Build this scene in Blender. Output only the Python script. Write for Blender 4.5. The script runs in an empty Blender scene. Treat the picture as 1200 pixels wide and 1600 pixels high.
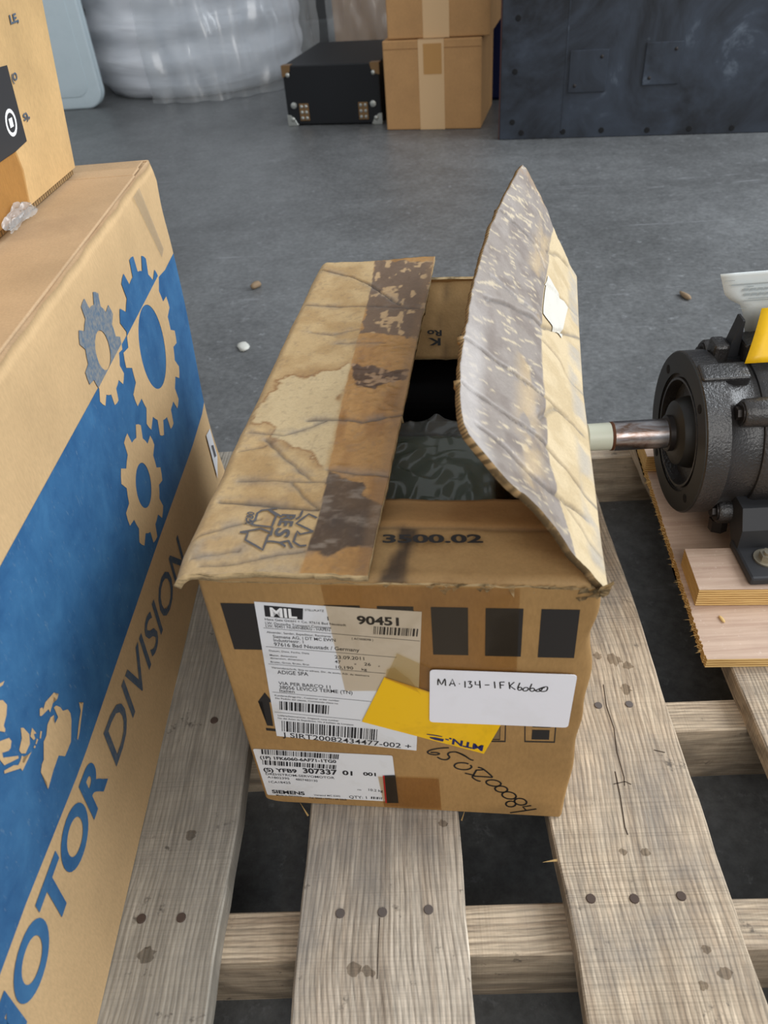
import bpy, bmesh, math, random
import numpy as np
from mathutils import Vector, Matrix

random.seed(7)
rng = np.random.default_rng(11)
SC = bpy.context.scene
COL = SC.collection

# ------------------------------------------------------------------ camera
CAM_H = 0.6202                      # metres above the pallet deck (deck top is z = 0)
FLOOR_Z = -0.102
cam_d = bpy.data.cameras.new('camera')
cam = bpy.data.objects.new('camera', cam_d)
COL.objects.link(cam)
cam_d.sensor_fit = 'AUTO'
cam_d.sensor_width = 36.0
cam_d.lens = 27.0
cam_d.clip_start = 0.02
cam_d.clip_end = 60
R = np.array([[0.99761786, -0.05100296, -0.04644669],
              [0.00325667, -0.63773761, 0.7702468],
              [-0.06890567, -0.76856323, -0.63605233]])
cam.matrix_world = Matrix(((R[0, 0], -R[0, 1], -R[0, 2], 0.0),
                           (R[1, 0], -R[1, 1], -R[1, 2], 0.0),
                           (R[2, 0], -R[2, 1], -R[2, 2], CAM_H),
                           (0, 0, 0, 1)))
cam_d.dof.use_dof = True
cam_d.dof.focus_distance = 0.72
cam_d.dof.aperture_fstop = 11.0
SC.camera = cam

# ------------------------------------------------------------------ world, lights, exposure
world = bpy.data.worlds.new('world')
SC.world = world
world.use_nodes = True
wbg = world.node_tree.nodes['Background']
wbg.inputs[0].default_value = (0.92, 0.96, 1.0, 1)
wbg.inputs[1].default_value = 0.38


def area(name, loc, target, sx, sy, power, color):
    d = bpy.data.lights.new(name, 'AREA')
    d.shape = 'RECTANGLE'
    d.size = sx
    d.size_y = sy
    d.energy = power
    d.color = color
    o = bpy.data.objects.new(name, d)
    COL.objects.link(o)
    o.location = loc
    o.rotation_euler = (Vector(target) - Vector(loc)).to_track_quat('-Z', 'Y').to_euler()
    return o


# daylight through the open loading door on the right of the place, and the second bay behind the camera
area('door_daylight', (2.8, 1.4, 2.0), (0.2, 0.9, 0.0), 2.4, 2.2, 105, (0.90, 0.95, 1.0))
area('bay_daylight', (0.9, -2.6, 2.3), (0.0, 0.8, 0.0), 3.0, 2.0, 50, (1.0, 0.97, 0.93))

vs_ = SC.view_settings
vs_.view_transform = 'Standard'
vs_.look = 'None'
vs_.exposure = 0.45
vs_.gamma = 1.0
vs_.use_curve_mapping = False


# ------------------------------------------------------------------ helpers
def lin(r, g, b):
    def f(c):
        c /= 255.0
        return c / 12.92 if c <= 0.04045 else ((c + 0.055) / 1.055) ** 2.4
    return (f(r), f(g), f(b))


def tag(o, label=None, cat=None, group=None, kind=None):
    if label:
        o['label'] = label
    if cat:
        o['category'] = cat
    if group:
        o['group'] = group
    if kind:
        o['kind'] = kind
    return o


def empty(name, loc=(0, 0, 0), rz=0.0, label=None, cat=None, group=None):
    o = bpy.data.objects.new(name, None)
    COL.objects.link(o)
    o.empty_display_size = 0.05
    o.location = loc
    o.rotation_euler = (0, 0, rz)
    return tag(o, label, cat, group)


def link(name, me, mats, parent=None, smooth=False):
    o = bpy.data.objects.new(name, me)
    COL.objects.link(o)
    if mats is not None:
        for m in (mats if isinstance(mats, (list, tuple)) else [mats]):
            me.materials.append(m)
    if parent is not None:
        o.parent = parent
    if smooth:
        me.polygons.foreach_set('use_smooth', [True] * len(me.polygons))
    return o


def mobj(name, verts, faces, mats, parent=None, smooth=False, midx=None, cols=None):
    me = bpy.data.meshes.new(name)
    me.from_pydata([tuple(map(float, v)) for v in verts], [], [tuple(int(i) for i in f) for f in faces])
    if midx is not None:
        me.polygons.foreach_set('material_index', list(midx))
    if cols is not None:
        at = me.color_attributes.new('Col', 'FLOAT_COLOR', 'POINT')
        at.data.foreach_set('color', np.asarray(cols, dtype=np.float32).ravel())
    me.update()
    return link(name, me, mats, parent, smooth)


def bobj(name, bm, mats, parent=None, smooth=False):
    bmesh.ops.recalc_face_normals(bm, faces=bm.faces)
    me = bpy.data.meshes.new(name)
    bm.to_mesh(me)
    bm.free()
    return link(name, me, mats, parent, smooth)


def add_box(bm, lo, hi, bevel=0.0, seg=1, mat4=None):
    b = bmesh.new()
    bmesh.ops.create_cube(b, size=1.0)
    lo = Vector(lo)
    hi = Vector(hi)
    for v in b.verts:
        v.co = Vector((lo[i] + (v.co[i] + 0.5) * (hi[i] - lo[i]) for i in range(3)))
    if bevel > 0:
        bmesh.ops.bevel(b, geom=b.edges[:], offset=bevel, segments=seg, affect='EDGES', profile=0.5)
    if mat4 is not None:
        bmesh.ops.transform(b, matrix=mat4, verts=b.verts)
    tmp = bpy.data.meshes.new('tmp')
    b.to_mesh(tmp)
    b.free()
    bm.from_mesh(tmp)
    bpy.data.meshes.remove(tmp)


def box(name, lo, hi, mat, parent=None, bevel=0.0, seg=1, mat4=None):
    bm = bmesh.new()
    add_box(bm, lo, hi, bevel, seg, mat4)
    return bobj(name, bm, mat, parent)


def lathe(profile, n=48, axis='X', centre=(0, 0, 0)):
    """profile: list of (position along axis, radius)"""
    vs, fs = [], []
    for (p, r) in profile:
        for k in range(n):
            t = 2 * math.pi * k / n
            c, s = r * math.cos(t), r * math.sin(t)
            if axis == 'X':
                v = (centre[0] + p, centre[1] + c, centre[2] + s)
            elif axis == 'Y':
                v = (centre[0] + c, centre[1] + p, centre[2] + s)
            else:
                v = (centre[0] + c, centre[1] + s, centre[2] + p)
            vs.append(v)
    for i in range(len(profile) - 1):
        for k in range(n):
            a, b = i * n + k, i * n + (k + 1) % n
            fs.append((a, b, b + n, a + n))
    fs.append(tuple(range(n)))
    fs.append(tuple(range((len(profile) - 1) * n, len(profile) * n)))
    return vs, fs


def lathe_obj(name, profile, mat, parent=None, n=48, axis='X', centre=(0, 0, 0), auto=True):
    vs, fs = lathe(profile, n, axis, centre)
    bm = bmesh.new()
    bv = [bm.verts.new(v) for v in vs]
    for f in fs:
        bm.faces.new([bv[i] for i in f])
    bmesh.ops.remove_doubles(bm, verts=bm.verts, dist=1e-6)
    o = bobj(name, bm, mat, parent)
    if auto:
        shade_auto(o, 35)
    return o


def shade_auto(o, deg=35):
    me = o.data
    me.polygons.foreach_set('use_smooth', [True] * len(me.polygons))
    bm = bmesh.new()
    bm.from_mesh(me)
    lim = math.radians(deg)
    for e in bm.edges:
        if len(e.link_faces) == 2:
            e.smooth = e.calc_face_angle(0) < lim
    bm.to_mesh(me)
    bm.free()


def grid_solid(P, N, thick):
    """P: (n,m,3) top surface, N: (n,m,3) unit normals; solid sheet of the given thickness.
    Returns verts, faces, material index (0 top, 1 back, 2 rim)."""
    n, m = P.shape[:2]
    Q = P - N * thick
    V = np.concatenate([P.reshape(-1, 3), Q.reshape(-1, 3)])
    off = n * m
    F, I = [], []
    idx = np.arange(n * m).reshape(n, m)
    for i in range(n - 1):
        for j in range(m - 1):
            F.append((idx[i, j], idx[i + 1, j], idx[i + 1, j + 1], idx[i, j + 1]))
            I.append(0)
    for i in range(n - 1):
        for j in range(m - 1):
            F.append((off + idx[i, j], off + idx[i, j + 1], off + idx[i + 1, j + 1], off + idx[i + 1, j]))
            I.append(1)
    ring = list(idx[:, 0]) + list(idx[-1, 1:]) + list(idx[-2::-1, -1]) + list(idx[0, -2:0:-1])
    for k in range(len(ring)):
        a, b = ring[k], ring[(k + 1) % len(ring)]
        F.append((b, a, off + a, off + b))
        I.append(2)
    return V, F, I


def normals(P):
    du = np.gradient(P, axis=0)
    dv = np.gradient(P, axis=1)
    N = np.cross(du, dv)
    N /= np.linalg.norm(N, axis=2, keepdims=True) + 1e-12
    return N


# value noise
_perm = rng.random((256, 256)).astype(np.float32)


def vnoise(x, y):
    x0, y0 = np.floor(x).astype(int), np.floor(y).astype(int)
    fx, fy = x - x0, y - y0
    fx = fx * fx * (3 - 2 * fx)
    fy = fy * fy * (3 - 2 * fy)
    g = lambda i, j: _perm[i & 255, j & 255]
    a = g(x0, y0) * (1 - fx) + g(x0 + 1, y0) * fx
    b = g(x0, y0 + 1) * (1 - fx) + g(x0 + 1, y0 + 1) * fx
    return a * (1 - fy) + b * fy


def fbm(x, y, o=4):
    s, a, t = 0, 1.0, 0
    for k in range(o):
        s = s + a * vnoise(x * 2 ** k + 17.3 * k, y * 2 ** k + 5.1 * k)
        t += a
        a *= 0.5
    return s / t


def seg_dist(X, Y, pts):
    d = np.full(X.shape, 1e9)
    for (x0, y0), (x1, y1) in zip(pts[:-1], pts[1:]):
        dx, dy = x1 - x0, y1 - y0
        L = dx * dx + dy * dy + 1e-12
        t = np.clip(((X - x0) * dx + (Y - y0) * dy) / L, 0, 1)
        d = np.minimum(d, np.hypot(X - x0 - t * dx, Y - y0 - t * dy))
    return d


def poly_sd(X, Y, pts):
    """signed distance, negative inside"""
    d = seg_dist(X, Y, list(pts) + [pts[0]])
    ins = np.zeros(X.shape, bool)
    n = len(pts)
    for i in range(n):
        x0, y0 = pts[i]
        x1, y1 = pts[(i + 1) % n]
        c = ((y0 > Y) != (y1 > Y)) & (X < (x1 - x0) * (Y - y0) / (y1 - y0 + 1e-12) + x0)
        ins ^= c
    return np.where(ins, -d, d)


def sst(e0, e1, x):
    t = np.clip((x - e0) / (e1 - e0), 0, 1)
    return t * t * (3 - 2 * t)


def mixc(A, B, m):
    return A * (1 - m[..., None]) + np.asarray(B) * m[..., None]


# ------------------------------------------------------------------ materials
class NT:
    def __init__(self, name):
        self.m = bpy.data.materials.new(name)
        self.m.use_nodes = True
        self.t = self.m.node_tree
        self.b = self.t.nodes['Principled BSDF']
        self.out = self.t.nodes['Material Output']

    def n(self, typ, **kw):
        nd = self.t.nodes.new(typ)
        for k, v in kw.items():
            setattr(nd, k, v)
        return nd

    def l(self, a, b):
        self.t.links.new(a, b)

    def coord(self, scale=(1, 1, 1), rnd=True):
        tc = self.n('ShaderNodeTexCoord')
        mp = self.n('ShaderNodeMapping')
        mp.inputs['Scale'].default_value = scale
        self.l(tc.outputs['Object'], mp.inputs['Vector'])
        if rnd:
            oi = self.n('ShaderNodeObjectInfo')
            mu = self.n('ShaderNodeMath', operation='MULTIPLY')
            mu.inputs[1].default_value = 37.0
            self.l(oi.outputs['Random'], mu.inputs[0])
            self.l(mu.outputs[0], mp.inputs['Location'])
        return mp.outputs['Vector']

    def wcoord(self, scale, amt, nscale):
        tc = self.n('ShaderNodeTexCoord')
        oi = self.n('ShaderNodeObjectInfo')
        mu = self.n('ShaderNodeMath', operation='MULTIPLY')
        mu.inputs[1].default_value = 37.0
        self.l(oi.outputs['Random'], mu.inputs[0])
        ns = self.n('ShaderNodeTexNoise')
        ns.inputs['Scale'].default_value = nscale
        ns.inputs['Detail'].default_value = 2
        self.l(tc.outputs['Object'], ns.inputs['Vector'])
        su = self.n('ShaderNodeVectorMath', operation='SUBTRACT')
        su.inputs[1].default_value = (0.5, 0.5, 0.5)
        self.l(ns.outputs['Color'], su.inputs[0])
        sc = self.n('ShaderNodeVectorMath', operation='SCALE')
        sc.inputs['Scale'].default_value = amt
        self.l(su.outputs[0], sc.inputs[0])
        ad = self.n('ShaderNodeVectorMath', operation='ADD')
        self.l(tc.outputs['Object'], ad.inputs[0])
        self.l(sc.outputs[0], ad.inputs[1])
        mp = self.n('ShaderNodeMapping')
        mp.inputs['Scale'].default_value = scale
        self.l(ad.outputs[0], mp.inputs['Vector'])
        self.l(mu.outputs[0], mp.inputs['Location'])
        return mp.outputs['Vector']

    def noise(self, vec, scale, detail=3, rough=0.55, dist=0.0):
        nd = self.n('ShaderNodeTexNoise')
        nd.inputs['Scale'].default_value = scale
        nd.inputs['Detail'].default_value = detail
        nd.inputs['Roughness'].default_value = rough
        nd.inputs['Distortion'].default_value = dist
        self.l(vec, nd.inputs['Vector'])
        return nd.outputs['Fac']

    def ramp(self, fac, stops):
        nd = self.n('ShaderNodeValToRGB')
        e = nd.color_ramp.elements
        while len(e) < len(stops):
            e.new(0.5)
        for k, (p, c) in enumerate(stops):
            e[k].position = p
            e[k].color = (c, c, c, 1) if isinstance(c, (int, float)) else (*c, 1)
        self.l(fac, nd.inputs['Fac'])
        return nd.outputs['Color']

    def mix(self, fac, a, b, mode='MIX'):
        nd = self.n('ShaderNodeMix', data_type='RGBA', blend_type=mode)
        for sock, val in ((nd.inputs[0], fac), (nd.inputs[6], a), (nd.inputs[7], b)):
            if hasattr(val, 'links') or hasattr(val, 'is_output'):
                self.l(val, sock)
            elif isinstance(val, (int, float)):
                sock.default_value = val
            else:
                sock.default_value = (*val, 1)
        return nd.outputs[2]

    def bump(self, h, strength=0.2, dist=0.001):
        nd = self.n('ShaderNodeBump')
        nd.inputs['Strength'].default_value = strength
        nd.inputs['Distance'].default_value = dist
        self.l(h, nd.inputs['Height'])
        self.l(nd.outputs['Normal'], self.b.inputs['Normal'])
        return nd

    def base(self, c):
        if isinstance(c, tuple):
            self.b.inputs['Base Color'].default_value = (*c, 1)
        else:
            self.l(c, self.b.inputs['Base Color'])

    def set(self, rough=0.7, metal=0.0, spec=0.4):
        self.b.inputs['Roughness'].default_value = rough
        self.b.inputs['Metallic'].default_value = metal
        self.b.inputs['Specular IOR Level'].default_value = spec
        return self.m


def plain(name, rgb, rough=0.6, metal=0.0, spec=0.4):
    t = NT(name)
    t.base(rgb)
    return t.set(rough, metal, spec)


def cardboard(name, rgb, var=0.16, stain=None, stain_amt=0.4, flute='Z'):
    t = NT(name)
    v = t.coord()
    big = t.noise(v, 9, 4, 0.6)
    dark = tuple(c * (1 - var * 1.6) for c in rgb)
    lite = tuple(min(1, c * (1 + var)) for c in rgb)
    c = t.ramp(big, [(0.3, dark), (0.7, lite)])
    fib = t.noise(t.coord((1, 1, 0.35)), 520, 2, 0.6)
    c = t.mix(0.35, c, t.ramp(fib, [(0.3, 0.62), (0.7, 1.0)]), 'MULTIPLY')
    if stain:
        s = t.noise(v, 5.5, 5, 0.62, 0.6)
        c = t.mix(t.ramp(s, [(0.52, 0.0), (0.68, stain_amt)]), c, stain)
    t.base(c)
    mid = t.noise(v, 60, 3)
    sc = {'Z': (150, 150, 1.5), 'X': (1.5, 150, 150), 'Y': (150, 1.5, 150)}[flute]
    fl = t.noise(t.coord(sc), 1.0, 1)
    h = t.mix(0.5, mid, fl)
    t.bump(h, 0.22, 0.0012)
    return t.set(0.78, 0, 0.25)


def painted(name, rough_lo=0.22, rough_hi=0.8, bump=0.25):
    """surface whose colour comes from the 'Col' attribute (alpha = glossiness)"""
    t = NT(name)
    at = t.n('ShaderNodeAttribute', attribute_name='Col')
    v = t.coord()
    fib = t.noise(v, 480, 2, 0.6)
    c = t.mix(0.3, at.outputs['Color'], t.ramp(fib, [(0.3, 0.66), (0.7, 1.06)]), 'MULTIPLY')
    t.base(c)
    mr = t.n('ShaderNodeMapRange')
    mr.inputs['To Min'].default_value = rough_hi
    mr.inputs['To Max'].default_value = rough_lo
    t.l(at.outputs['Alpha'], mr.inputs['Value'])
    mid = t.noise(v, 150, 3)
    t.bump(mid, bump, 0.0016)
    m = t.set(0.8, 0, 0.35)
    t.l(mr.outputs['Result'], t.b.inputs['Roughness'])
    return m


def film(name, tint, gloss=0.12, rough=0.12, bump=0.0, bscale=200, haze=0.0):
    """thin clear or coloured film: filters what lies under it, with a sheen"""
    t = NT(name)
    tr = t.n('ShaderNodeBsdfTransparent')
    tr.inputs['Color'].default_value = (*tint, 1)
    gl = t.n('ShaderNodeBsdfGlossy')
    gl.inputs['Roughness'].default_value = rough
    fr = t.n('ShaderNodeLayerWeight')
    fr.inputs['Blend'].default_value = 0.03
    ad = t.n('ShaderNodeMath', operation='ADD')
    ad.inputs[1].default_value = gloss
    ad.use_clamp = True
    mx = t.n('ShaderNodeMixShader')
    t.l(fr.outputs['Fresnel'], ad.inputs[0])
    t.l(ad.outputs[0], mx.inputs[0])
    under = tr.outputs[0]
    if haze > 0:
        df = t.n('ShaderNodeBsdfDiffuse')
        df.inputs['Color'].default_value = (0.8, 0.82, 0.82, 1)
        mh = t.n('ShaderNodeMixShader')
        mh.inputs[0].default_value = haze
        t.l(tr.outputs[0], mh.inputs[1])
        t.l(df.outputs[0], mh.inputs[2])
        under = mh.outputs[0]
    t.l(under, mx.inputs[1])
    t.l(gl.outputs[0], mx.inputs[2])
    if bump > 0:
        nd = t.n('ShaderNodeBump')
        nd.inputs['Strength'].default_value = bump
        nd.inputs['Distance'].default_value = 0.002
        t.l(t.noise(t.coord(), bscale, 3), nd.inputs['Height'])
        t.l(nd.outputs[0], gl.inputs['Normal'])
    t.l(mx.outputs[0], t.out.inputs['Surface'])
    return t.m


def corrugated(name, rgb, axis):
    """cut edge of corrugated board: paper liners with open flutes"""
    t = NT(name)
    sc = {'X': (1, 0, 0), 'Y': (0, 1, 0), 'Z': (0, 0, 1)}[axis]
    w = t.n('ShaderNodeTexWave', wave_type='BANDS', bands_direction=axis)
    w.inputs['Scale'].default_value = 62
    w.inputs['Distortion'].default_value = 1.2
    w.inputs['Detail'].default_value = 1.0
    t.l(t.coord(), w.inputs['Vector'])
    n = t.noise(t.coord(), 130, 3)
    f = t.mix(0.45, w.outputs['Fac'], n)
    t.base(t.ramp(f, [(0.25, tuple(c * 0.35 for c in rgb)), (0.5, rgb)]))
    t.bump(f, 0.4, 0.0015)
    return t.set(0.9, 0, 0.2)


def wood(name, lo, hi, grain_axis='Y', saw=0.4, stain=0.5, grey=0.0):
    t = NT(name)
    ax = (lambda across, along: (across, along, across)) if grain_axis == 'Y' else (lambda across, along: (along, across, across))
    v = t.coord()
    g = t.noise(t.wcoord(ax(130, 3.5), 0.012, 7), 1.0, 6, 0.72, 0.5)
    g2 = t.noise(t.wcoord(ax(22, 1.4), 0.02, 5), 1.0, 4, 0.6, 1.0)
    wv = t.n('ShaderNodeTexWave', wave_type='BANDS', bands_direction='X' if grain_axis == 'Y' else 'Y')
    wv.inputs['Scale'].default_value = 1.0
    wv.inputs['Distortion'].default_value = 5.0
    wv.inputs['Detail'].default_value = 3.0
    wv.inputs['Detail Scale'].default_value = 0.5
    t.l(t.wcoord(ax(75, 1.5), 0.05, 3.5), wv.inputs['Vector'])
    c = t.ramp(g, [(0.3, lo), (0.5, tuple((a + b) / 2 for a, b in zip(lo, hi))), (0.7, hi)])
    c = t.mix(0.5, c, t.ramp(g2, [(0.3, 0.62), (0.65, 1.05)]), 'MULTIPLY')
    c = t.mix(0.65, c, t.ramp(wv.outputs['Fac'], [(0.05, 0.52), (0.45, 1.0)]), 'MULTIPLY')
    fine = t.noise(t.wcoord(ax(420, 26), 0.006, 20), 1.0, 3, 0.7)
    c = t.mix(0.7, c, t.ramp(fine, [(0.32, 0.5), (0.62, 1.1)]), 'MULTIPLY')
    blot = t.noise(v, 26, 5, 0.7, 0.3)
    c = t.mix(0.5, c, t.ramp(blot, [(0.3, 0.7), (0.65, 1.06)]), 'MULTIPLY')
    dirt = t.noise(v, 8, 6, 0.68, 0.5)
    c = t.mix(t.ramp(dirt, [(0.46, 0.0), (0.66, stain)]), c, lin(118, 116, 114))
    if grey:
        c = t.mix(grey, c, lin(146, 139, 127))
    spots = t.noise(v, 48, 4, 0.7)
    c = t.mix(t.ramp(spots, [(0.64, 0.0), (0.72, 0.75)]), c, lin(74, 68, 62))
    h = t.mix(0.5, g, wv.outputs['Fac'])
    if saw:
        s = t.noise(t.coord(ax(7, 760)), 1.0, 2, 0.5, 0.1)
        k = t.noise(v, 7, 3)
        c = t.mix(t.ramp(k, [(0.35, saw * 0.3), (0.65, saw)]), c, t.ramp(s, [(0.36, 0.6), (0.56, 1.03)]), 'MULTIPLY')
        h = t.mix(0.5, h, s)
    t.base(c)
    t.bump(h, 0.4, 0.0014)
    return t.set(0.72, 0, 0.3)


def ply_edge(name):
    t = NT(name)
    w = t.n('ShaderNodeTexWave', wave_type='BANDS', bands_direction='Z')
    w.inputs['Scale'].default_value = 95
    w.inputs['Distortion'].default_value = 1.0
    t.l(t.coord((1, 1, 1), False), w.inputs['Vector'])
    n = t.noise(t.coord((30, 30, 300)), 1.0, 3)
    f = t.mix(0.45, w.outputs['Fac'], n)
    t.base(t.ramp(f, [(0.22, lin(150, 110, 62)), (0.45, lin(214, 176, 112)), (0.8, lin(230, 196, 134))]))
    t.bump(f, 0.5, 0.001)
    return t.set(0.8, 0, 0.2)


M = {}
M['ctn'] = cardboard('main_carton_board', lin(168, 132, 84), 0.12, lin(112, 90, 62), 0.35)
M['ctn_in'] = cardboard('main_carton_inside', lin(158, 118, 70), 0.10)
M['ctn_flap'] = cardboard('inner_flap_board', lin(176, 136, 86), 0.14, lin(118, 86, 50), 0.55, 'Y')
M['ctn_light'] = cardboard('motor_carton_board', lin(206, 174, 130), 0.07)
M['ctn_top'] = cardboard('motor_carton_top', lin(196, 166, 130), 0.10, lin(150, 122, 96), 0.4, 'Y')
M['ctn_upper'] = cardboard('upper_carton_board', lin(210, 174, 122), 0.12)
M['ctn_back'] = cardboard('storage_carton_board', lin(190, 146, 98), 0.06)
M['rim'] = corrugated('corrugated_rim', lin(150, 122, 84), 'Y')
M['rimx'] = corrugated('corrugated_rim_across', lin(196, 172, 132), 'X')
def layered(name, rgb):
    """torn cut edge: paper layers with dark gaps between"""
    t = NT(name)
    n = t.noise(t.coord((35, 35, 620)), 1.0, 3, 0.6, 0.3)
    k = t.noise(t.coord(), 90, 4, 0.7)
    f = t.mix(0.4, n, k)
    t.base(t.ramp(f, [(0.36, tuple(c * 0.25 for c in rgb)), (0.5, rgb), (0.7, tuple(min(1, c * 1.25) for c in rgb))]))
    t.bump(f, 0.6, 0.0015)
    return t.set(0.9, 0, 0.2)


M['rim_torn'] = layered('torn_board_edge', lin(188, 164, 124))
M['flap_paint'] = painted('worn_flap_surface')
M['black_ink'] = plain('black_ink', lin(38, 36, 36), 0.55)
M['grey_ink'] = plain('grey_ink', lin(88, 88, 92), 0.7)
M['text_ink'] = plain('label_ink', lin(34, 34, 38), 0.6)
M['pen_ink'] = plain('marker_ink', lin(30, 28, 28), 0.5)
M['red_ink'] = plain('red_print', lin(205, 40, 48), 0.5)
M['navy_ink'] = plain('navy_ink', lin(28, 34, 92), 0.5)
M['white_ink'] = plain('white_print', lin(238, 238, 238), 0.55)


def paper(name, rgb, dirt, amt=0.25, rough=0.45):
    t = NT(name)
    v = t.coord()
    n = t.noise(v, 22, 5, 0.65, 0.4)
    c = t.mix(t.ramp(n, [(0.5, 0.0), (0.75, amt)]), rgb, dirt)
    t.base(c)
    t.bump(t.noise(v, 55, 3), 0.12, 0.001)
    return t.set(rough, 0, 0.4)


M['label_paper'] = paper('shipping_label_paper', lin(222, 223, 226), lin(184, 178, 166), 0.5)
M['white_paper'] = paper('white_sticker_paper', lin(236, 236, 243), lin(218, 216, 216), 0.3)
M['yellow_paper'] = paper('yellow_sticker_paper', lin(240, 190, 12), lin(196, 148, 10), 0.7, 0.35)
M['doc_paper'] = paper('document_paper', lin(232, 240, 242), lin(222, 228, 230), 0.2)
M['tape'] = film('brown_packing_tape', (0.88, 0.80, 0.68), 0.05, 0.2, 0.2, 60)
M['tape_light'] = film('yellowed_tape', (0.90, 0.84, 0.68), 0.06, 0.25, 0.4, 90)
M['tape_dark'] = film('dark_packing_tape', (0.80, 0.69, 0.54), 0.05, 0.22, 0.4, 70)
M['sticker_black'] = plain('black_sticker_vinyl', lin(60, 60, 62), 0.38)
M['deck_stain'] = film('dark_wood_stain', (0.74, 0.72, 0.70), 0.0, 0.6)
M['scuff'] = film('scuffed_tape', (0.90, 0.90, 0.88), 0.05, 0.3, 0.4, 60, 0.06)
M['patch'] = plain('grubby_paper_patch', lin(206, 202, 192), 0.6)
M['tape_buff'] = plain('buff_carton_tape', lin(214, 178, 134), 0.4)
M['deck'] = wood('deck_board_wood', lin(168, 150, 130), lin(226, 213, 194), 'Y', 0.25, 0.5)
M['deck_grey'] = wood('weathered_deck_wood', lin(140, 132, 120), lin(204, 196, 182), 'Y', 0.25, 0.6, 0.35)
M['deck_warm'] = wood('sawn_deck_wood', lin(174, 152, 128), lin(232, 213, 186), 'Y', 0.6, 0.5)
M['stringer'] = wood('stringer_wood', lin(174, 152, 128), lin(224, 205, 178), 'X', 0.15, 0.3)
t = NT('plywood_face')
v = t.coord()
g = t.noise(t.coord((7, 160, 160)), 1.0, 5, 0.7, 0.5)
k_ = t.noise(v, 14, 4, 0.6)
c = t.ramp(g, [(0.3, lin(180, 152, 134)), (0.7, lin(210, 186, 166))])
c = t.mix(0.4, c, t.ramp(k_, [(0.35, 0.75), (0.65, 1.05)]), 'MULTIPLY')
f_ = t.noise(v, 210, 3, 0.7)
c = t.mix(t.ramp(f_, [(0.62, 0.0), (0.75, 0.5)]), c, lin(226, 210, 196))
t.base(c)
t.bump(g, 0.2, 0.0008)
M['ply_face'] = t.set(0.7, 0, 0.3)
M['ply_edge'] = ply_edge('plywood_edge')
M['dark_crack'] = plain('crack_dark', lin(62, 50, 40), 0.9)
M['nail'] = plain('nail_steel', lin(112, 104, 100), 0.5, 0.6)
M['knot'] = plain('rusty_nail', lin(84, 70, 62), 0.7, 0.3)

# blue printing on the motor carton
t = NT('blue_print')
v = t.coord()
n_ = t.noise(v, 26, 5, 0.7, 0.3)
f_ = t.noise(t.coord((1, 1, 0.3)), 420, 3, 0.7)
c = t.ramp(n_, [(0.3, lin(38, 86, 132)), (0.7, lin(60, 112, 156))])
c = t.mix(t.ramp(f_, [(0.62, 0.0), (0.82, 0.5)]), c, lin(150, 170, 178))
t.base(c)
t.bump(t.noise(v, 60, 3), 0.2, 0.001)
M['blue'] = t.set(0.6, 0, 0.35)
t = NT('faded_blue_print')
v = t.coord()
t.base(t.mix(t.ramp(t.noise(v, 300, 3), [(0.35, 0.0), (0.7, 0.5)]), lin(92, 112, 132), lin(170, 158, 136)))
M['blue_grey'] = t.set(0.75, 0, 0.25)
t = NT('grey_blue_lettering')
v = t.coord()
t.base(t.mix(t.ramp(t.noise(v, 240, 3), [(0.4, 0.0), (0.75, 0.4)]), lin(74, 92, 112), lin(140, 130, 112)))
M['blue_thin'] = t.set(0.75, 0, 0.25)

# concrete floor
t = NT('concrete_floor')
v = t.coord((1, 1, 1), False)
a_ = t.noise(v, 1.1, 6, 0.65, 0.5)
b_ = t.noise(v, 14, 6, 0.7, 0.3)
c = t.ramp(a_, [(0.3, lin(90, 91, 91)), (0.7, lin(124, 126, 127))])
c = t.mix(0.6, c, t.ramp(b_, [(0.3, 0.62), (0.7, 1.12)]), 'MULTIPLY')
g_ = t.noise(v, 95, 4, 0.7)
c = t.mix(0.7, c, t.ramp(g_, [(0.3, 0.5), (0.7, 1.2)]), 'MULTIPLY')
s_ = t.noise(v, 38, 4, 0.75, 0.2)
c = t.mix(t.ramp(s_, [(0.60, 0.0), (0.72, 0.38)]), c, lin(164, 167, 170))
sc_ = t.noise(t.coord((3, 40, 1), False), 1.0, 4, 0.6, 1.0)
c = t.mix(t.ramp(sc_, [(0.66, 0.0), (0.74, 0.4)]), c, lin(160, 162, 166))
t.base(c)
t.bump(t.mix(0.5, b_, g_), 0.25, 0.004)
M['floor'] = t.set(0.42, 0, 0.5)
M['wall'] = plain('painted_wall', lin(74, 74, 74), 0.8)

# black steel panel
t = NT('black_panel_paint')
v = t.coord()
a_ = t.noise(v, 3.2, 6, 0.68, 1.2)
b_ = t.noise(v, 17, 5, 0.7, 0.6)
c = t.ramp(a_, [(0.38, lin(24, 28, 35)), (0.62, lin(48, 56, 68)), (0.8, lin(112, 122, 134))])
c = t.mix(t.ramp(b_, [(0.68, 0.0), (0.8, 0.4)]), c, lin(120, 130, 142))
t.base(c)
t.l(t.ramp(a_, [(0.3, 0.3), (0.7, 0.55)]), t.b.inputs['Roughness'])
M['panel'] = t.set(0.42, 0, 0.5)
t.l(t.ramp(a_, [(0.3, 0.32), (0.7, 0.6)]), t.b.inputs['Roughness'])
M['dark'] = plain('hole_black', (0.006, 0.006, 0.007), 0.9)
M['panel_edge'] = plain('rusty_edge', lin(82, 52, 48), 0.7)

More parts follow.
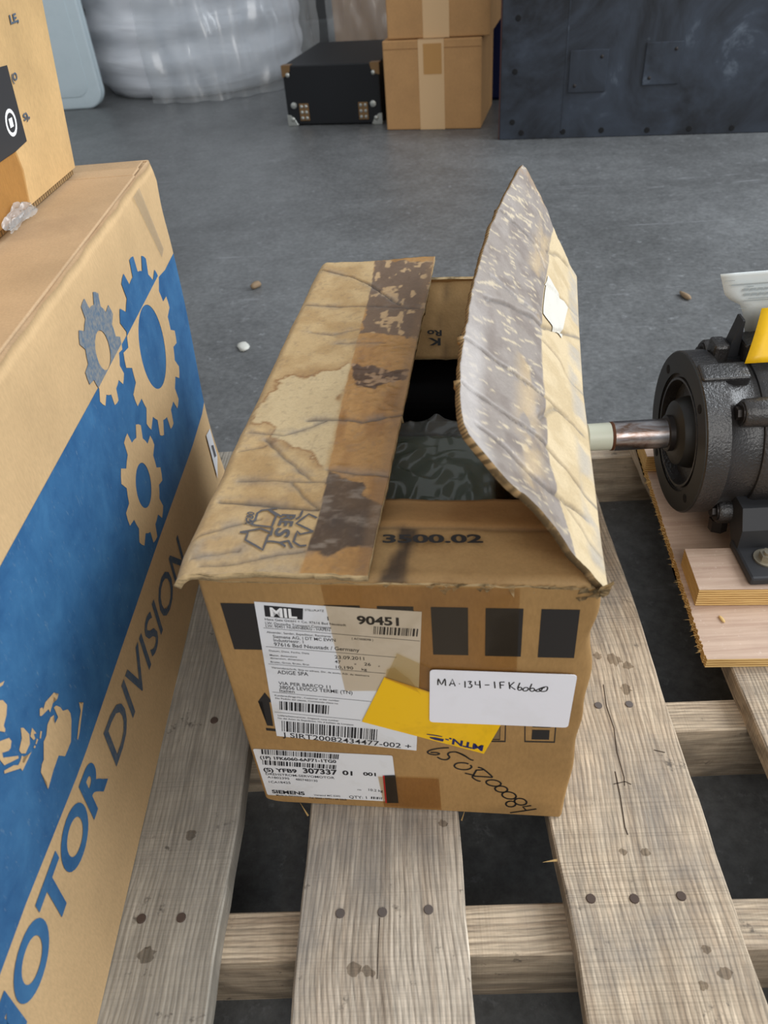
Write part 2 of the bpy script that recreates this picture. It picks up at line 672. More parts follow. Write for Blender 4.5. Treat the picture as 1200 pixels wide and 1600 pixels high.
# motor
t = NT('black_cast_iron')
v = t.coord()
p_ = t.noise(v, 360, 3, 0.6)
q_ = t.noise(v, 14, 4, 0.6)
t.base(t.ramp(q_, [(0.35, lin(30, 29, 30)), (0.75, lin(54, 50, 48))]))
t.bump(p_, 0.6, 0.0016)
M['cast'] = t.set(0.33, 0.0, 0.85)
M['flange'] = plain('machined_black_face', lin(38, 38, 37), 0.45, 0.0, 0.5)
M['foot'] = plain('black_foot_paint', lin(46, 47, 50), 0.5)
t = NT('bare_steel_shaft')
v = t.coord((18, 70, 70))
n_ = t.noise(v, 1.0, 5, 0.65, 0.6)
t.base(t.ramp(n_, [(0.35, lin(120, 92, 74)), (0.6, lin(196, 196, 200))]))
M['shaft'] = t.set(0.28, 0.95, 0.5)
M['grease'] = plain('greased_shaft_end', lin(206, 212, 196), 0.35)
M['rust'] = plain('rust_ring', lin(96, 60, 40), 0.7, 0.3)
M['zinc'] = plain('zinc_bolt', lin(176, 168, 150), 0.38, 0.8)
M['bolt_dark'] = plain('dark_bolt', lin(52, 48, 46), 0.4, 0.6)

# others
M['case'] = plain('black_case_covering', lin(20, 22, 26), 0.55)
M['case_top'] = M['case']
M['brass'] = plain('brass_corner', lin(150, 118, 82), 0.4, 0.75)
M['steel'] = plain('nickel_rivet', lin(196, 198, 192), 0.35, 0.8)
M['poly'] = paper('grey_blue_plastic', lin(196, 210, 216), lin(180, 196, 202), 0.3, 0.42)
t = NT('bubble_wrap_film')
v = t.coord((1, 1, 5))
n_ = t.noise(v, 2.2, 3, 0.5, 0.6)
t.base(t.ramp(n_, [(0.3, lin(218, 222, 230)), (0.7, lin(238, 241, 247))]))
t.bump(n_, 0.35, 0.03)
M['bubble'] = t.set(0.34, 0, 0.5)
M['film'] = film('clear_wrap_film', (0.90, 0.93, 0.88), 0.06, 0.16, 0.25, 30, 0.14)
M['loose_film'] = film('loose_clear_film', (0.90, 0.92, 0.94), 0.08, 0.2, 0.4, 14, 0.22)
M['green'] = plain('green_motor_paint', lin(74, 92, 66), 0.5)
M['dark_metal'] = plain('dark_motor_flange', lin(40, 42, 40), 0.45, 0.3)
M['chip'] = plain('pale_chip', lin(208, 208, 200), 0.6)
M['chip_brown'] = plain('brown_crumb', lin(140, 118, 92), 0.8)
M['splinter'] = plain('fresh_splinter', lin(218, 186, 124), 0.7)
M['blue_thing'] = plain('blue_plastic', lin(22, 34, 84), 0.6)

# ------------------------------------------------------------------ text and flat print
TEXTS = []


def text_meshes(items):
    """items: list of (string, bold) -> list of (verts2d, faces, capheight)"""
    obs = []
    for s, b in items + [('H', 0), ('H', 1)]:
        cu = bpy.data.curves.new('txt', 'FONT')
        cu.body = s
        cu.resolution_u = 3 if len(s) > 8 or not b else 7
        cu.offset = 0.034 if b else 0.008
        o = bpy.data.objects.new('txt', cu)
        COL.objects.link(o)
        obs.append((o, cu))
    dg = bpy.context.evaluated_depsgraph_get()
    dg.update()
    res = []
    for o, cu in obs:
        me = bpy.data.meshes.new_from_object(o.evaluated_get(dg))
        vs = np.array([v.co[:2] for v in me.vertices]) if len(me.vertices) else np.zeros((0, 2))
        fs = [tuple(p.vertices) for p in me.polygons]
        res.append((vs, fs))
        bpy.data.meshes.remove(me)
        bpy.data.objects.remove(o)
        bpy.data.curves.remove(cu)
    cap = {0: res[-2][0][:, 1].max(), 1: res[-1][0][:, 1].max()}
    return res[:-2], cap


class Print:
    """collects flat print (polygons, bars, strokes, text) on a mapped surface; one mesh"""

    def __init__(self, fmap):
        self.f = fmap
        self.V, self.F, self.T = [], [], []

    def poly(self, pts):
        n = len(self.V)
        self.V += [tuple(p) for p in pts]
        self.F.append(tuple(range(n, n + len(pts))))
        return self

    def bar(self, p, q, w):
        p, q = np.array(p, float), np.array(q, float)
        d = (q - p) / (np.linalg.norm(q - p) + 1e-12)
        m = np.array([-d[1], d[0]]) * w / 2
        return self.poly([p - m, q - m, q + m, p + m])

    def stroke(self, pts, w):
        pts = [np.array(p, float) for p in pts]
        L, Rr = [], []
        for i, p in enumerate(pts):
            a = pts[max(i - 1, 0)]
            b = pts[min(i + 1, len(pts) - 1)]
            d = (b - a) / (np.linalg.norm(b - a) + 1e-12)
            m = np.array([-d[1], d[0]]) * w / 2
            L.append(p + m)
            Rr.append(p - m)
        n = len(self.V)
        k = len(pts)
        self.V += [tuple(x) for x in L] + [tuple(x) for x in Rr]
        for i in range(k - 1):
            self.F.append((n + i, n + k + i, n + k + i + 1, n + i + 1))
        return self

    def text(self, s, u, w, width, height, ang=0.0, bold=0):
        c, sn = math.cos(ang), math.sin(ang)
        self.T.append((s, bold, np.array([u, w]), np.array([c, sn]) * width, np.array([-sn, c]) * height))
        return self

    def text_frame(self, s, p, q, r, bold=0):
        p, q, r = (np.array(x, float) for x in (p, q, r))
        self.T.append((s, bold, p, q - p, r - p))
        return self

    def barcode(self, quad, n, seed):
        r = random.Random(seed)
        a, b, c, d = (np.array(x, float) for x in quad)
        pos, spans = 0.0, []
        while pos < n:
            w = r.choice([1, 1, 2, 3])
            spans.append((pos, min(pos + w, n)))
            pos += w + r.choice([1, 1, 2, 2])
        for s0, s1 in spans:
            s0 /= n
            s1 /= n
            self.poly([a + (b - a) * s0, a + (b - a) * s1, d + (c - d) * s1, d + (c - d) * s0])
        return self

    def build(self, name, mat, parent):
        if self.T:
            res, cap = text_meshes([(s, b) for s, b, *_ in self.T])
            for (vs, fs), (s, b, o, e1, e2) in zip(res, self.T):
                if len(vs) == 0:
                    continue
                x0, x1 = vs[:, 0].min(), vs[:, 0].max()
                n = len(self.V)
                for x, y in vs:
                    self.V.append(tuple(o + e1 * ((x - x0) / (x1 - x0 + 1e-9)) + e2 * (y / cap[b])))
                self.F += [tuple(i + n for i in f) for f in fs]
        bm = bmesh.new()
        bv = [bm.verts.new(self.f(*p)) for p in self.V]
        for f in self.F:
            try:
                bm.faces.new([bv[i] for i in f])
            except ValueError:
                pass
        big = [f for f in bm.faces if len(f.verts) > 4]
        if big:
            bmesh.ops.triangulate(bm, faces=big)
        me = bpy.data.meshes.new(name)
        bm.to_mesh(me)
        bm.free()
        return link(name, me, mat, parent)


def rounded(quad, r, n=4):
    out = []
    k = len(quad)
    for i in range(k):
        p0, p, p1 = (np.array(quad[j % k], float) for j in (i - 1, i, i + 1))
        a = p + (p0 - p) / np.linalg.norm(p0 - p) * r
        b = p + (p1 - p) / np.linalg.norm(p1 - p) * r
        for j in range(n + 1):
            s = j / n
            out.append(tuple((1 - s) ** 2 * a + 2 * s * (1 - s) * p + s * s * b))
    return out


def decal(name, pts, fmap, mat, parent):
    return Print(fmap).poly(pts).build(name, mat, parent)


def carton_body(name, w, d, h, thick, mats, parent, rad=0.004, wob=None, rows=24, closed_top=False, step=0.012):
    """folded carton shell: rounded-corner tube with wall thickness and a bottom.  wob(P)->P"""
    def ring(o):
        pts = []
        r = max(rad - o, 0.0008)
        cs = [(w - rad, rad, -90), (w - rad, d - rad, 0), (rad, d - rad, 90), (rad, rad, 180)]
        sides = [((rad, 0 + o), (w - rad, 0 + o)), ((w - o, rad), (w - o, d - rad)), ((w - rad, d - o), (rad, d - o)), ((o, d - rad), (o, rad))]
        for k in range(4):
            (x0, y0), (x1, y1) = sides[k]
            L = math.hypot(x1 - x0, y1 - y0)
            n = max(2, int(L / step))
            for i in range(n):
                s = i / n
                pts.append((x0 + (x1 - x0) * s, y0 + (y1 - y0) * s))
            cx_, cy_, a0 = cs[k]
            for i in range(4):
                t = math.radians(a0 + 90 * i / 4)
                pts.append((cx_ + r * math.cos(t), cy_ + r * math.sin(t)))
        return pts
    O = np.array(ring(0.0))
    Inn = np.array(ring(thick))
    k = len(O)
    V, F, I = [], [], []
    zs = np.linspace(0, h, rows)
    for z in zs:
        V += [(x, y, z) for x, y in O]
    for z in zs:
        V += [(x, y, z) for x, y in Inn]
    off = rows * k
    for i in range(rows - 1):
        for j in range(k):
            a, b = i * k + j, i * k + (j + 1) % k
            F.append((a, b, b + k, a + k))
            I.append(0)
            F.append((off + b, off + a, off + a + k, off + b + k))
            I.append(1)
    for j in range(k):
        a, b = (rows - 1) * k + j, (rows - 1) * k + (j + 1) % k
        F.append((a, b, off + b, off + a))
        I.append(2 if len(mats) > 2 else 0)
    F.append(tuple(range(k))[::-1])
    I.append(0)
    F.append(tuple(off + j for j in range(k)))
    I.append(1)
    if closed_top:
        F.append(tuple((rows - 1) * k + j for j in range(k)))
        I.append(2 if len(mats) > 2 else 0)
    V = np.array(V, float)
    if wob is not None:
        V = wob(V)
    o = mobj(name, V, F, mats, parent, False, I)
    shade_auto(o, 50)
    return o

# ------------------------------------------------------------------ measured print and crease layouts (metres, on each surface)
L1 = [(0.0361,0.2544),(0.1474,0.2485),(0.1373,0.0893),(0.0267,0.1008)]
L1T = [('STELLPLATZ',0.0695,0.2469,0.0129,0.0019,-0.0387,0),('I',0.0839,0.2383,0.0007,0.0035,0.0,1),('90451',0.1037,0.2356,0.0281,0.0079,-0.0285,1),('Hans Geis GmbH + Co. 97616 Bad Neustadt',0.0405,0.2367,0.0555,0.0022,-0.0685,0),('LW: Deutsche Transport Compagnie',0.0401,0.2328,0.0453,0.0024,-0.0685,0),('LW: 90451 NUERNBERG - HAFEN',0.0399,0.2298,0.0444,0.0025,-0.0609,0),('Absender, Sender, Expediteur, Remitente',0.0395,0.2237,0.0447,0.002,-0.0605,0),('Siemens AG, I DT MC EWN',0.0432,0.2187,0.0438,0.0031,-0.048,0),('Industriestr. 1',0.0431,0.215,0.021,0.0031,-0.0523,0),('97616 Bad Neustadt / Germany',0.0426,0.2103,0.0601,0.0037,-0.0599,0),('( AC008098 )',0.0984,0.2195,0.0148,0.002,-0.0675,0),('Datum, Date, Fecha, Data',0.0379,0.2042,0.0287,0.0017,-0.0629,0),('Masse, dimensions',0.0376,0.1993,0.0196,0.0018,-0.0561,0),('dimension, dimension',0.0374,0.1961,0.0238,0.0018,-0.0546,0),('Brutto, Gross, Bruto, Brut',0.037,0.1918,0.0279,0.0018,-0.0647,0),('23.09.2011',0.0844,0.1986,0.0208,0.0035,-0.0336,0),('47',0.0838,0.1937,0.0043,0.0032,-0.0697,0),('x',0.0975,0.1926,0.0017,0.0019,-0.0588,0),('26',0.1047,0.1921,0.0047,0.0032,-0.0637,0),('x',0.1145,0.1912,0.0015,0.0019,-0.0666,0),('10,190',0.084,0.1878,0.0124,0.0032,-0.0483,0),('kg',0.1024,0.1866,0.0037,0.0025,-0.027,0),('Versandanschrift, Ship to adress, Dir. de envio, Adr. du destinaire',0.0365,0.1855,0.071,0.0018,-0.0817,0),('ADIGE SPA',0.04,0.1793,0.0227,0.0041,-0.0484,0),('VIA PER BARCO 11',0.0388,0.1666,0.0386,0.0038,-0.0648,0),('38056 LEVICO TERME (TN)',0.0387,0.1618,0.0545,0.0039,-0.0624,0),('Italien',0.0383,0.158,0.0113,0.0033,-0.0619,0),('Kundenauftrags-Nr., Customer order number',0.0336,0.1528,0.0488,0.0018,-0.0779,0),('No Pedido del cliente, Commande client no',0.0336,0.1493,0.0474,0.0018,-0.0781,0),('Lieferscheinnummer, Dispatch note number',0.032,0.1277,0.0474,0.0019,-0.0845,0),('No del Aviso de Expedicion, No d bulletin de Livraison',0.0314,0.1241,0.0588,0.0019,-0.0817,0),('J SIRT20082434477-002 +',0.0315,0.1001,0.102,0.0062,-0.0835,0)]
L1B = [[(0.1148,0.2336),(0.1445,0.2321),(0.1436,0.2244),(0.1138,0.2256)],[(0.0361,0.1467),(0.0738,0.1436),(0.0721,0.1325),(0.0346,0.136)],[(0.034,0.1216),(0.1089,0.1155),(0.1072,0.1009),(0.032,0.1077)]]
L1R = [(0.0422,0.2514),(0.0686,0.2492),(0.0668,0.2381),(0.0412,0.2404)]
L1M = ('MIL',0.0452,0.241,0.0181,0.0088,-0.0776,1)
L1L = [[(0.0381,0.2289),(0.1451,0.2199)],[(0.0364,0.2093),(0.1282,0.202)],[(0.035,0.1903),(0.1192,0.184)],[(0.0325,0.1576),(0.1061,0.1505)],[(0.0303,0.1327),(0.0962,0.1266)]]
L2 = [(0.0035,0.0809),(0.1178,0.0805),(0.1181,0.011),(0.0039,0.011)]
L2T = [('(1P) 1FK6060-6AF71-1TG0',0.0074,0.0672,0.0636,0.0043,-0.011,1),('(S) YFB9',0.0072,0.0486,0.0286,0.0054,0.0035,1),('307337',0.0411,0.0492,0.029,0.0073,-0.0103,1),('01',0.0742,0.0497,0.0084,0.0063,-0.0831,1),('DREHSTROM-SERVOMOTOR',0.0081,0.0433,0.0587,0.0032,-0.017,0),('A1802395',0.0087,0.0384,0.0189,0.003,-0.037,0),('4807483130',0.0328,0.0371,0.0189,0.0031,-0.037,0),('1CA18425',0.0088,0.0309,0.0189,0.0031,0.0159,0),('SIEMENS',0.009,0.0148,0.0287,0.0053,-0.0174,1),('Made in Germany',0.0119,0.0107,0.0227,0.0021,0.0088,0),('Versand MC 5202',0.0457,0.0141,0.0231,0.0023,0.0087,0),('Tel. 0049 / 9771 / 68 2868',0.0408,0.0089,0.0328,0.0024,0.0061,0),('QTY: 1',0.0764,0.013,0.0153,0.0041,0.0327,0),('001',0.0917,0.0501,0.0106,0.0048,-0.0189,1),('m',0.0846,0.0266,0.0031,0.002,-0.0644,0),('10.2 kg',0.0941,0.0265,0.0122,0.0035,-0.0655,0)]
L2B = [[(0.0105,0.0811),(0.0744,0.079),(0.0732,0.072),(0.0097,0.0741)],[(0.0088,0.0654),(0.0711,0.0632),(0.07,0.057),(0.008,0.0587)],[(0.0955,0.0175),(0.1051,0.0174),(0.1045,0.0138),(0.0952,0.0138)]]
TAPE1 = [(0.0832,0.2703),(0.2098,0.2751),(0.2139,0.1694),(0.0881,0.1627)]
TAPE2 = [(0.104,0.0505),(0.1541,0.0517),(0.1552,0.0055),(0.1053,-0.0029)]
BLK = [(0.1094,0.052),(0.1185,0.0533),(0.1187,0.0105),(0.1087,0.0095)]
RED = [(0.108,0.0518),(0.1094,0.052),(0.1087,0.0095),(0.1073,0.0094)]
ARW = [(0.0263,0.1559),(0.0191,0.1445),(0.0225,0.1447),(0.021,0.1138),(0.0258,0.1133),(0.0278,0.1442),(0.0306,0.1436)]
ARWB = [(0.0193,0.1104),(0.0316,0.1092),(0.0311,0.1059),(0.0192,0.107)]
IC = {'o':[(0.2178,0.1558),(0.2417,0.1553),(0.2427,0.1074),(0.2201,0.1066)],'i':[(0.2236,0.1501),(0.237,0.1499),(0.2383,0.1264),(0.2252,0.1261)],'k':[(0.2251,0.1228),(0.2378,0.1233),(0.2381,0.1111),(0.2252,0.1105)],'o2':[(0.1828,0.1515),(0.2053,0.1519),(0.206,0.1055),(0.1851,0.1043)],'i2':[(0.1872,0.1477),(0.2014,0.1476),(0.2018,0.1079),(0.1889,0.1073)]}
WL = [(0.1511,0.1926),(0.2515,0.1923),(0.2502,0.1315),(0.1489,0.1314)]
HW1 = [[(0.1563,0.1762),(0.1568,0.1835),(0.1589,0.1769),(0.1614,0.1837),(0.1617,0.1757)],[(0.1645,0.1759),(0.1667,0.1836),(0.1685,0.1757)],[(0.1652,0.1782),(0.1681,0.1784)],[(0.1712,0.1785),(0.1719,0.1786)],[(0.1754,0.1817),(0.1755,0.1745)],[(0.1774,0.1812),(0.1798,0.1817),(0.1787,0.179),(0.1803,0.1775),(0.1794,0.1748),(0.1775,0.175)],[(0.1826,0.1819),(0.1827,0.1782),(0.1858,0.178)],[(0.1856,0.1828),(0.1861,0.1744)],[(0.1892,0.1782),(0.1925,0.1784)],[(0.1958,0.1824),(0.1964,0.175)],[(0.1996,0.182),(0.2002,0.1748)],[(0.1996,0.182),(0.2029,0.1822)],[(0.1999,0.1788),(0.2025,0.1788)],[(0.2059,0.1824),(0.2067,0.1748)],[(0.2095,0.1826),(0.2066,0.1782),(0.2105,0.1742)],[(0.2134,0.1821),(0.2121,0.1761),(0.2131,0.1736),(0.2149,0.1749),(0.2142,0.1771),(0.2123,0.1763)],[(0.2194,0.1759),(0.2194,0.1753),(0.2192,0.1745),(0.2188,0.1739),(0.2183,0.1734),(0.2177,0.1731),(0.217,0.173),(0.2165,0.1732),(0.216,0.1736),(0.2158,0.1741),(0.2158,0.1748),(0.216,0.1755),(0.2164,0.1762),(0.2169,0.1767),(0.2175,0.177),(0.2181,0.1771),(0.2187,0.1769),(0.2191,0.1765),(0.2194,0.1759)],[(0.2216,0.1814),(0.2204,0.1752),(0.222,0.1728),(0.2238,0.1746),(0.2227,0.1767),(0.2206,0.1756)],[(0.2288,0.177),(0.2289,0.1762),(0.2287,0.1753),(0.2282,0.1744),(0.2276,0.1737),(0.2269,0.1732),(0.2261,0.173),(0.2254,0.1731),(0.2249,0.1735),(0.2245,0.1741),(0.2289,0.1776),(0.2323,0.1786),(0.232,0.1743),(0.2288,0.1732),(0.227,0.1756),(0.2306,0.1777)]]
HW2 = [[(0.1628,0.0946),(0.1563,0.0936),(0.1491,0.0908),(0.146,0.0877),(0.1473,0.085),(0.1521,0.084),(0.1552,0.0857),(0.153,0.0872),(0.1482,0.0871)],[(0.1767,0.083),(0.172,0.0868),(0.1681,0.0893),(0.1633,0.0883),(0.1618,0.0852),(0.1631,0.0818),(0.1608,0.0781),(0.1568,0.0782),(0.1534,0.081)],[(0.1681,0.0893),(0.1736,0.0862),(0.1791,0.0801),(0.1819,0.0789)],[(0.1795,0.072),(0.1802,0.0705),(0.1803,0.0689),(0.1795,0.0674),(0.1782,0.0661),(0.1763,0.0652),(0.1741,0.0649),(0.1719,0.065),(0.1698,0.0657),(0.1681,0.0668),(0.1671,0.0683),(0.1667,0.0699),(0.1671,0.0715),(0.1681,0.0729),(0.1697,0.074),(0.1718,0.0746),(0.174,0.0747),(0.1762,0.0743),(0.178,0.0734)],[(0.1854,0.0694),(0.1896,0.0672),(0.197,0.0565),(0.193,0.0561),(0.1824,0.0562)],[(0.1751,0.06),(0.1808,0.058),(0.1832,0.0563)],[(0.1844,0.0657),(0.182,0.0581),(0.1812,0.0543),(0.1849,0.0501),(0.1878,0.0492)],[(0.1844,0.0652),(0.1896,0.0661)],[(0.2042,0.0465),(0.2037,0.045),(0.2026,0.0438),(0.201,0.043),(0.199,0.0428),(0.1969,0.0432),(0.195,0.044),(0.1934,0.0453),(0.1925,0.0468),(0.1922,0.0484),(0.1926,0.0499),(0.1938,0.0511),(0.1954,0.0518),(0.1974,0.0521),(0.1995,0.0517),(0.2014,0.0509),(0.2029,0.0496),(0.2039,0.0481),(0.2042,0.0465)],[(0.2097,0.0384),(0.2093,0.0368),(0.2084,0.0355),(0.2071,0.0346),(0.2054,0.0343),(0.2036,0.0344),(0.202,0.0351),(0.2006,0.0363),(0.1998,0.0378),(0.1995,0.0394),(0.1999,0.041),(0.2008,0.0422),(0.2022,0.0431),(0.2039,0.0435),(0.2056,0.0433),(0.2073,0.0426),(0.2086,0.0415),(0.2094,0.04),(0.2097,0.0384)],[(0.217,0.0286),(0.2165,0.0269),(0.2155,0.0255),(0.2139,0.0247),(0.2119,0.0245),(0.2099,0.0249),(0.2081,0.026),(0.2066,0.0275),(0.2057,0.0294),(0.2055,0.0313),(0.206,0.033),(0.2071,0.0343),(0.2086,0.0351),(0.2105,0.0353),(0.2125,0.0349),(0.2144,0.0338),(0.2158,0.0323),(0.2167,0.0305),(0.217,0.0286)],[(0.2171,0.0172),(0.2169,0.0156),(0.2163,0.0142),(0.2153,0.0131),(0.214,0.0124),(0.2126,0.0123),(0.2112,0.0127),(0.2101,0.0136),(0.2094,0.0148),(0.2091,0.0164),(0.2093,0.0179),(0.2099,0.0193),(0.211,0.0204),(0.2123,0.0211),(0.2136,0.0212),(0.215,0.0208),(0.2161,0.02),(0.2168,0.0187),(0.2171,0.0172)],[(0.2259,0.0203),(0.2256,0.0186),(0.2247,0.0172),(0.2233,0.0163),(0.2217,0.0159),(0.2199,0.0162),(0.2183,0.0171),(0.217,0.0185),(0.2162,0.0201),(0.216,0.0219),(0.2163,0.0236),(0.2172,0.025),(0.2186,0.0259),(0.2202,0.0262),(0.2219,0.0259),(0.2235,0.0251),(0.2248,0.0237),(0.2257,0.0221),(0.2259,0.0203)],[(0.2301,0.016),(0.2231,0.0133),(0.2263,0.0079)],[(0.213,0.0027),(0.2242,0.0069),(0.2345,0.0112)]]
YEL = [(0.1182,0.1807),(0.205,0.14),(0.1898,0.0909),(0.0973,0.1262)]
CLR = [(0.129,0.2081),(0.1529,0.1922),(0.1521,0.164),(0.1189,0.1798)]
CLRF = [(0.1209,0.1911),(0.1262,0.1934),(0.1373,0.1849),(0.1446,0.1672),(0.1417,0.1666),(0.119,0.1809)]
MTNq = [(0.1886,0.0947),(0.1656,0.103),(0.1662,0.1094),(0.1894,0.102)]
LOGO = [[(0.1462,0.1145),(0.1538,0.1133),(0.158,0.112),(0.158,0.1111),(0.1531,0.1122),(0.1464,0.1134)],[(0.1482,0.1105),(0.1525,0.1103),(0.1592,0.1085),(0.1585,0.1052),(0.1524,0.1069),(0.1488,0.1089)],[(0.1604,0.1093),(0.163,0.1084),(0.1628,0.107),(0.1603,0.1079)]]
WATER = [(0.003,0.2095),(0.015,0.2333),(0.035,0.2411),(0.0555,0.2469),(0.0705,0.2637),(0.072,0.1697),(0.0719,0.1023),(0.0627,0.1142),(0.0512,0.1172),(0.0401,0.1266),(0.0177,0.1428),(0.0174,0.1529),(0.0024,0.1668),(0.0003,0.1849)]
DARK1 = [(0.0724,0.0993),(0.0815,0.0979),(0.0899,0.088),(0.1021,0.0881),(0.1057,0.0716),(0.12,0.0638),(0.1214,0.0411),(0.1186,0.022),(0.0992,0.0193),(0.0877,0.0122),(0.0712,0.0163),(0.0743,0.0353),(0.0755,0.058)]
DARK2 = [(0.0721,0.2593),(0.0931,0.2545),(0.1067,0.2457),(0.1213,0.2474),(0.1206,0.229),(0.1065,0.2253),(0.0975,0.2137),(0.0806,0.2179),(0.0738,0.2381)]
DARK3 = [(0.0671,0.4875),(0.1331,0.4826),(0.1332,0.3791),(0.1306,0.3026),(0.101,0.3085),(0.0728,0.3168),(0.069,0.4112)]
CRS = [[(0.0057,0.3801),(0.0461,0.3753),(0.0802,0.3763),(0.105,0.3696),(0.1316,0.3655)],[(0.0061,0.4683),(0.0436,0.4496),(0.0669,0.4294),(0.1046,0.3751)],[(0.0233,0.3212),(0.0453,0.3154),(0.0716,0.3268)],[(0.0524,0.2983),(0.0774,0.2975),(0.0976,0.2968)],[(0.0475,0.17),(0.0729,0.1704),(0.0929,0.1661),(0.1227,0.1763)],[(0.0021,0.1513),(0.0321,0.1478),(0.0615,0.1681)],[(0.0181,0.1412),(0.0431,0.1111),(0.0654,0.0878),(0.0759,0.0879)],[(0.0015,0.0655),(0.0284,0.0627),(0.0567,0.0591),(0.074,0.0567)],[(0.0094,0.0902),(0.026,0.0889),(0.0742,0.0878)],[(0.0495,0.0877),(0.0613,0.0711),(0.0738,0.058)],[(-0.0097,0.0264),(0.017,0.0392),(0.0354,0.0471)],[(0.0038,0.0034),(0.0261,0.0039),(0.0515,0.0113),(0.0712,0.0163)],[(0.0004,0.1266),(0.0199,0.133)],[(0.0737,0.1023),(0.1009,0.098),(0.1203,0.0967)],[(-0.0031,0.01),(0.028,0.0154)]]
RESY = [[(0.0311,0.0395),(0.0317,0.0461),(0.0323,0.0519),(0.0346,0.0549),(0.0389,0.0558),(0.046,0.0497),(0.0454,0.0374),(0.0311,0.0395)],[(0.0389,0.0558),(0.0456,0.0578)],[(0.0407,0.055),(0.0501,0.0483)],[(0.0248,0.0314),(0.0305,0.0311),(0.0303,0.0242),(0.0442,0.0148),(0.0451,0.03)],[(0.0248,0.0314),(0.0379,0.0358),(0.046,0.0318)],[(0.0636,0.0544),(0.0631,0.0481),(0.0604,0.0456)],[(0.0751,0.0463),(0.0686,0.0507),(0.0615,0.0414),(0.0745,0.0333)],[(0.0745,0.0333),(0.066,0.0308),(0.0635,0.034),(0.063,0.0236),(0.068,0.0197),(0.0722,0.0202)],[(0.0591,0.0248),(0.0632,0.0178)],[(0.0461,0.0369),(0.0466,0.0286)],[(0.0455,0.0228),(0.0484,0.0233)]]
RESYT = [('0052',(0.0253,0.053),(0.0261,0.0397),(0.0303,0.0524),1),('RE',(0.0501,0.0512),(0.0494,0.0393),(0.0598,0.0504),1),('S',(0.0492,0.0374),(0.0490,0.0287),(0.0589,0.0358),1),('Y',(0.0491,0.0268),(0.0485,0.0195),(0.0591,0.0252),1)]
FT = [(0.1204,0.0334),(0.1869,0.0348),(0.1196,0.0414)]
FFL = [(0.1218,0.053),(0.1981,0.0529),(0.2319,0.0521),(0.122,0.0886),(0.2126,0.0911)]
BT = [(0.143,0.0629),(0.1272,0.0626),(0.1431,0.0688),(0.1419,0.0721),(0.129,0.0718),(0.1421,0.08),(0.1301,-0.0086),(0.1778,-0.0072),(0.1204,0.0929),(0.1626,0.0948)]
LB = ([-0.2502,0.1899,0.0],1.596)
MAPS = [[(0.1239,0.2043),(0.1268,0.2027),(0.1298,0.1968),(0.1303,0.1919),(0.1355,0.1865),(0.1361,0.1813),(0.1333,0.1765),(0.1219,0.1675),(0.1096,0.1688),(0.1046,0.1774),(0.0931,0.1775),(0.0804,0.1761),(0.0828,0.1804),(0.0831,0.1919),(0.0876,0.194),(0.0909,0.1937),(0.0993,0.2014),(0.1044,0.201),(0.1103,0.2044),(0.1165,0.2039),(0.1203,0.201),(0.1168,0.2),(0.117,0.196),(0.1229,0.1949),(0.1237,0.201)],[(0.1313,0.211),(0.1325,0.2057),(0.1349,0.2047),(0.1306,0.2041),(0.1291,0.2091),(0.1251,0.2075),(0.1184,0.2066),(0.1186,0.2099),(0.1098,0.2148),(0.1083,0.2169),(0.1117,0.22),(0.1144,0.2177),(0.114,0.2157),(0.1193,0.2165)],[(0.15,0.1749),(0.1513,0.1712),(0.1546,0.1686),(0.1495,0.1665),(0.1425,0.1635),(0.1342,0.1597),(0.129,0.1588),(0.1292,0.1605),(0.1393,0.1654),(0.1473,0.1684)],[(0.0888,0.232),(0.0907,0.2293),(0.092,0.2205),(0.0881,0.216),(0.0808,0.2166),(0.0779,0.2211),(0.0779,0.2246),(0.0848,0.2266)],[(0.0969,0.2203),(0.0976,0.2134),(0.0951,0.2159),(0.0944,0.2124),(0.0925,0.2135),(0.0918,0.2185)],[(0.0823,0.2677),(0.0883,0.2606),(0.0892,0.2547),(0.0845,0.2512),(0.0782,0.2495),(0.0777,0.2465),(0.0762,0.2459),(0.0704,0.2566)],[(0.065,0.2514),(0.0765,0.2396),(0.0767,0.236),(0.0732,0.234),(0.0707,0.235),(0.0659,0.2403),(0.0645,0.2374),(0.0748,0.2234),(0.0741,0.2219),(0.062,0.2334),(0.0613,0.2479)],[(0.0598,0.2314),(0.068,0.224),(0.0707,0.2196),(0.074,0.2191),(0.0774,0.2196),(0.078,0.2175),(0.0749,0.2165),(0.0755,0.2144),(0.0826,0.2127),(0.0856,0.2109),(0.071,0.2128),(0.0711,0.2156),(0.0597,0.2288),(0.0586,0.2302)],[(0.0882,0.2734),(0.0975,0.2667),(0.0946,0.2665),(0.0867,0.2719)],[(0.1019,0.2097),(0.1027,0.2078),(0.0986,0.206),(0.0977,0.2075)],[(0.0956,0.2106),(0.096,0.2087),(0.0926,0.2086),(0.0922,0.2098)],[(0.0912,0.21),(0.0909,0.2082),(0.0894,0.2091),(0.0892,0.2105)]]
UB = ([-0.3412,0.6416,0.405],1.53585,0.1911)
UBT = {'LE':[(0.1273,0.1389),(0.143,0.1388),(0.1331,0.1452)],'O':[(0.1009,0.1001),(0.1115,0.1001),(0.1043,0.1053)],'S':[(0.1018,0.0701),(0.1148,0.0687),(0.1039,0.0753)]}
UBK = [(0.0908,0.1265),(0.1033,0.1127),(0.0977,0.058),(0.0825,0.0581),(0.072,0.0571),(0.0286,0.0584)]
UBTAPE = [(0.0286,0.0584),(0.0702,0.0565),(0.0749,0.0378),(0.069,0.0064),(0.0311,0.0052),(-0.0203,0.0049)]
BAND_U = [(0.1441,0.3163),(0.3555,0.3121),(0.4451,0.3105),(0.5923,0.3087),(0.6455,0.3013),(0.6834,0.3103)]
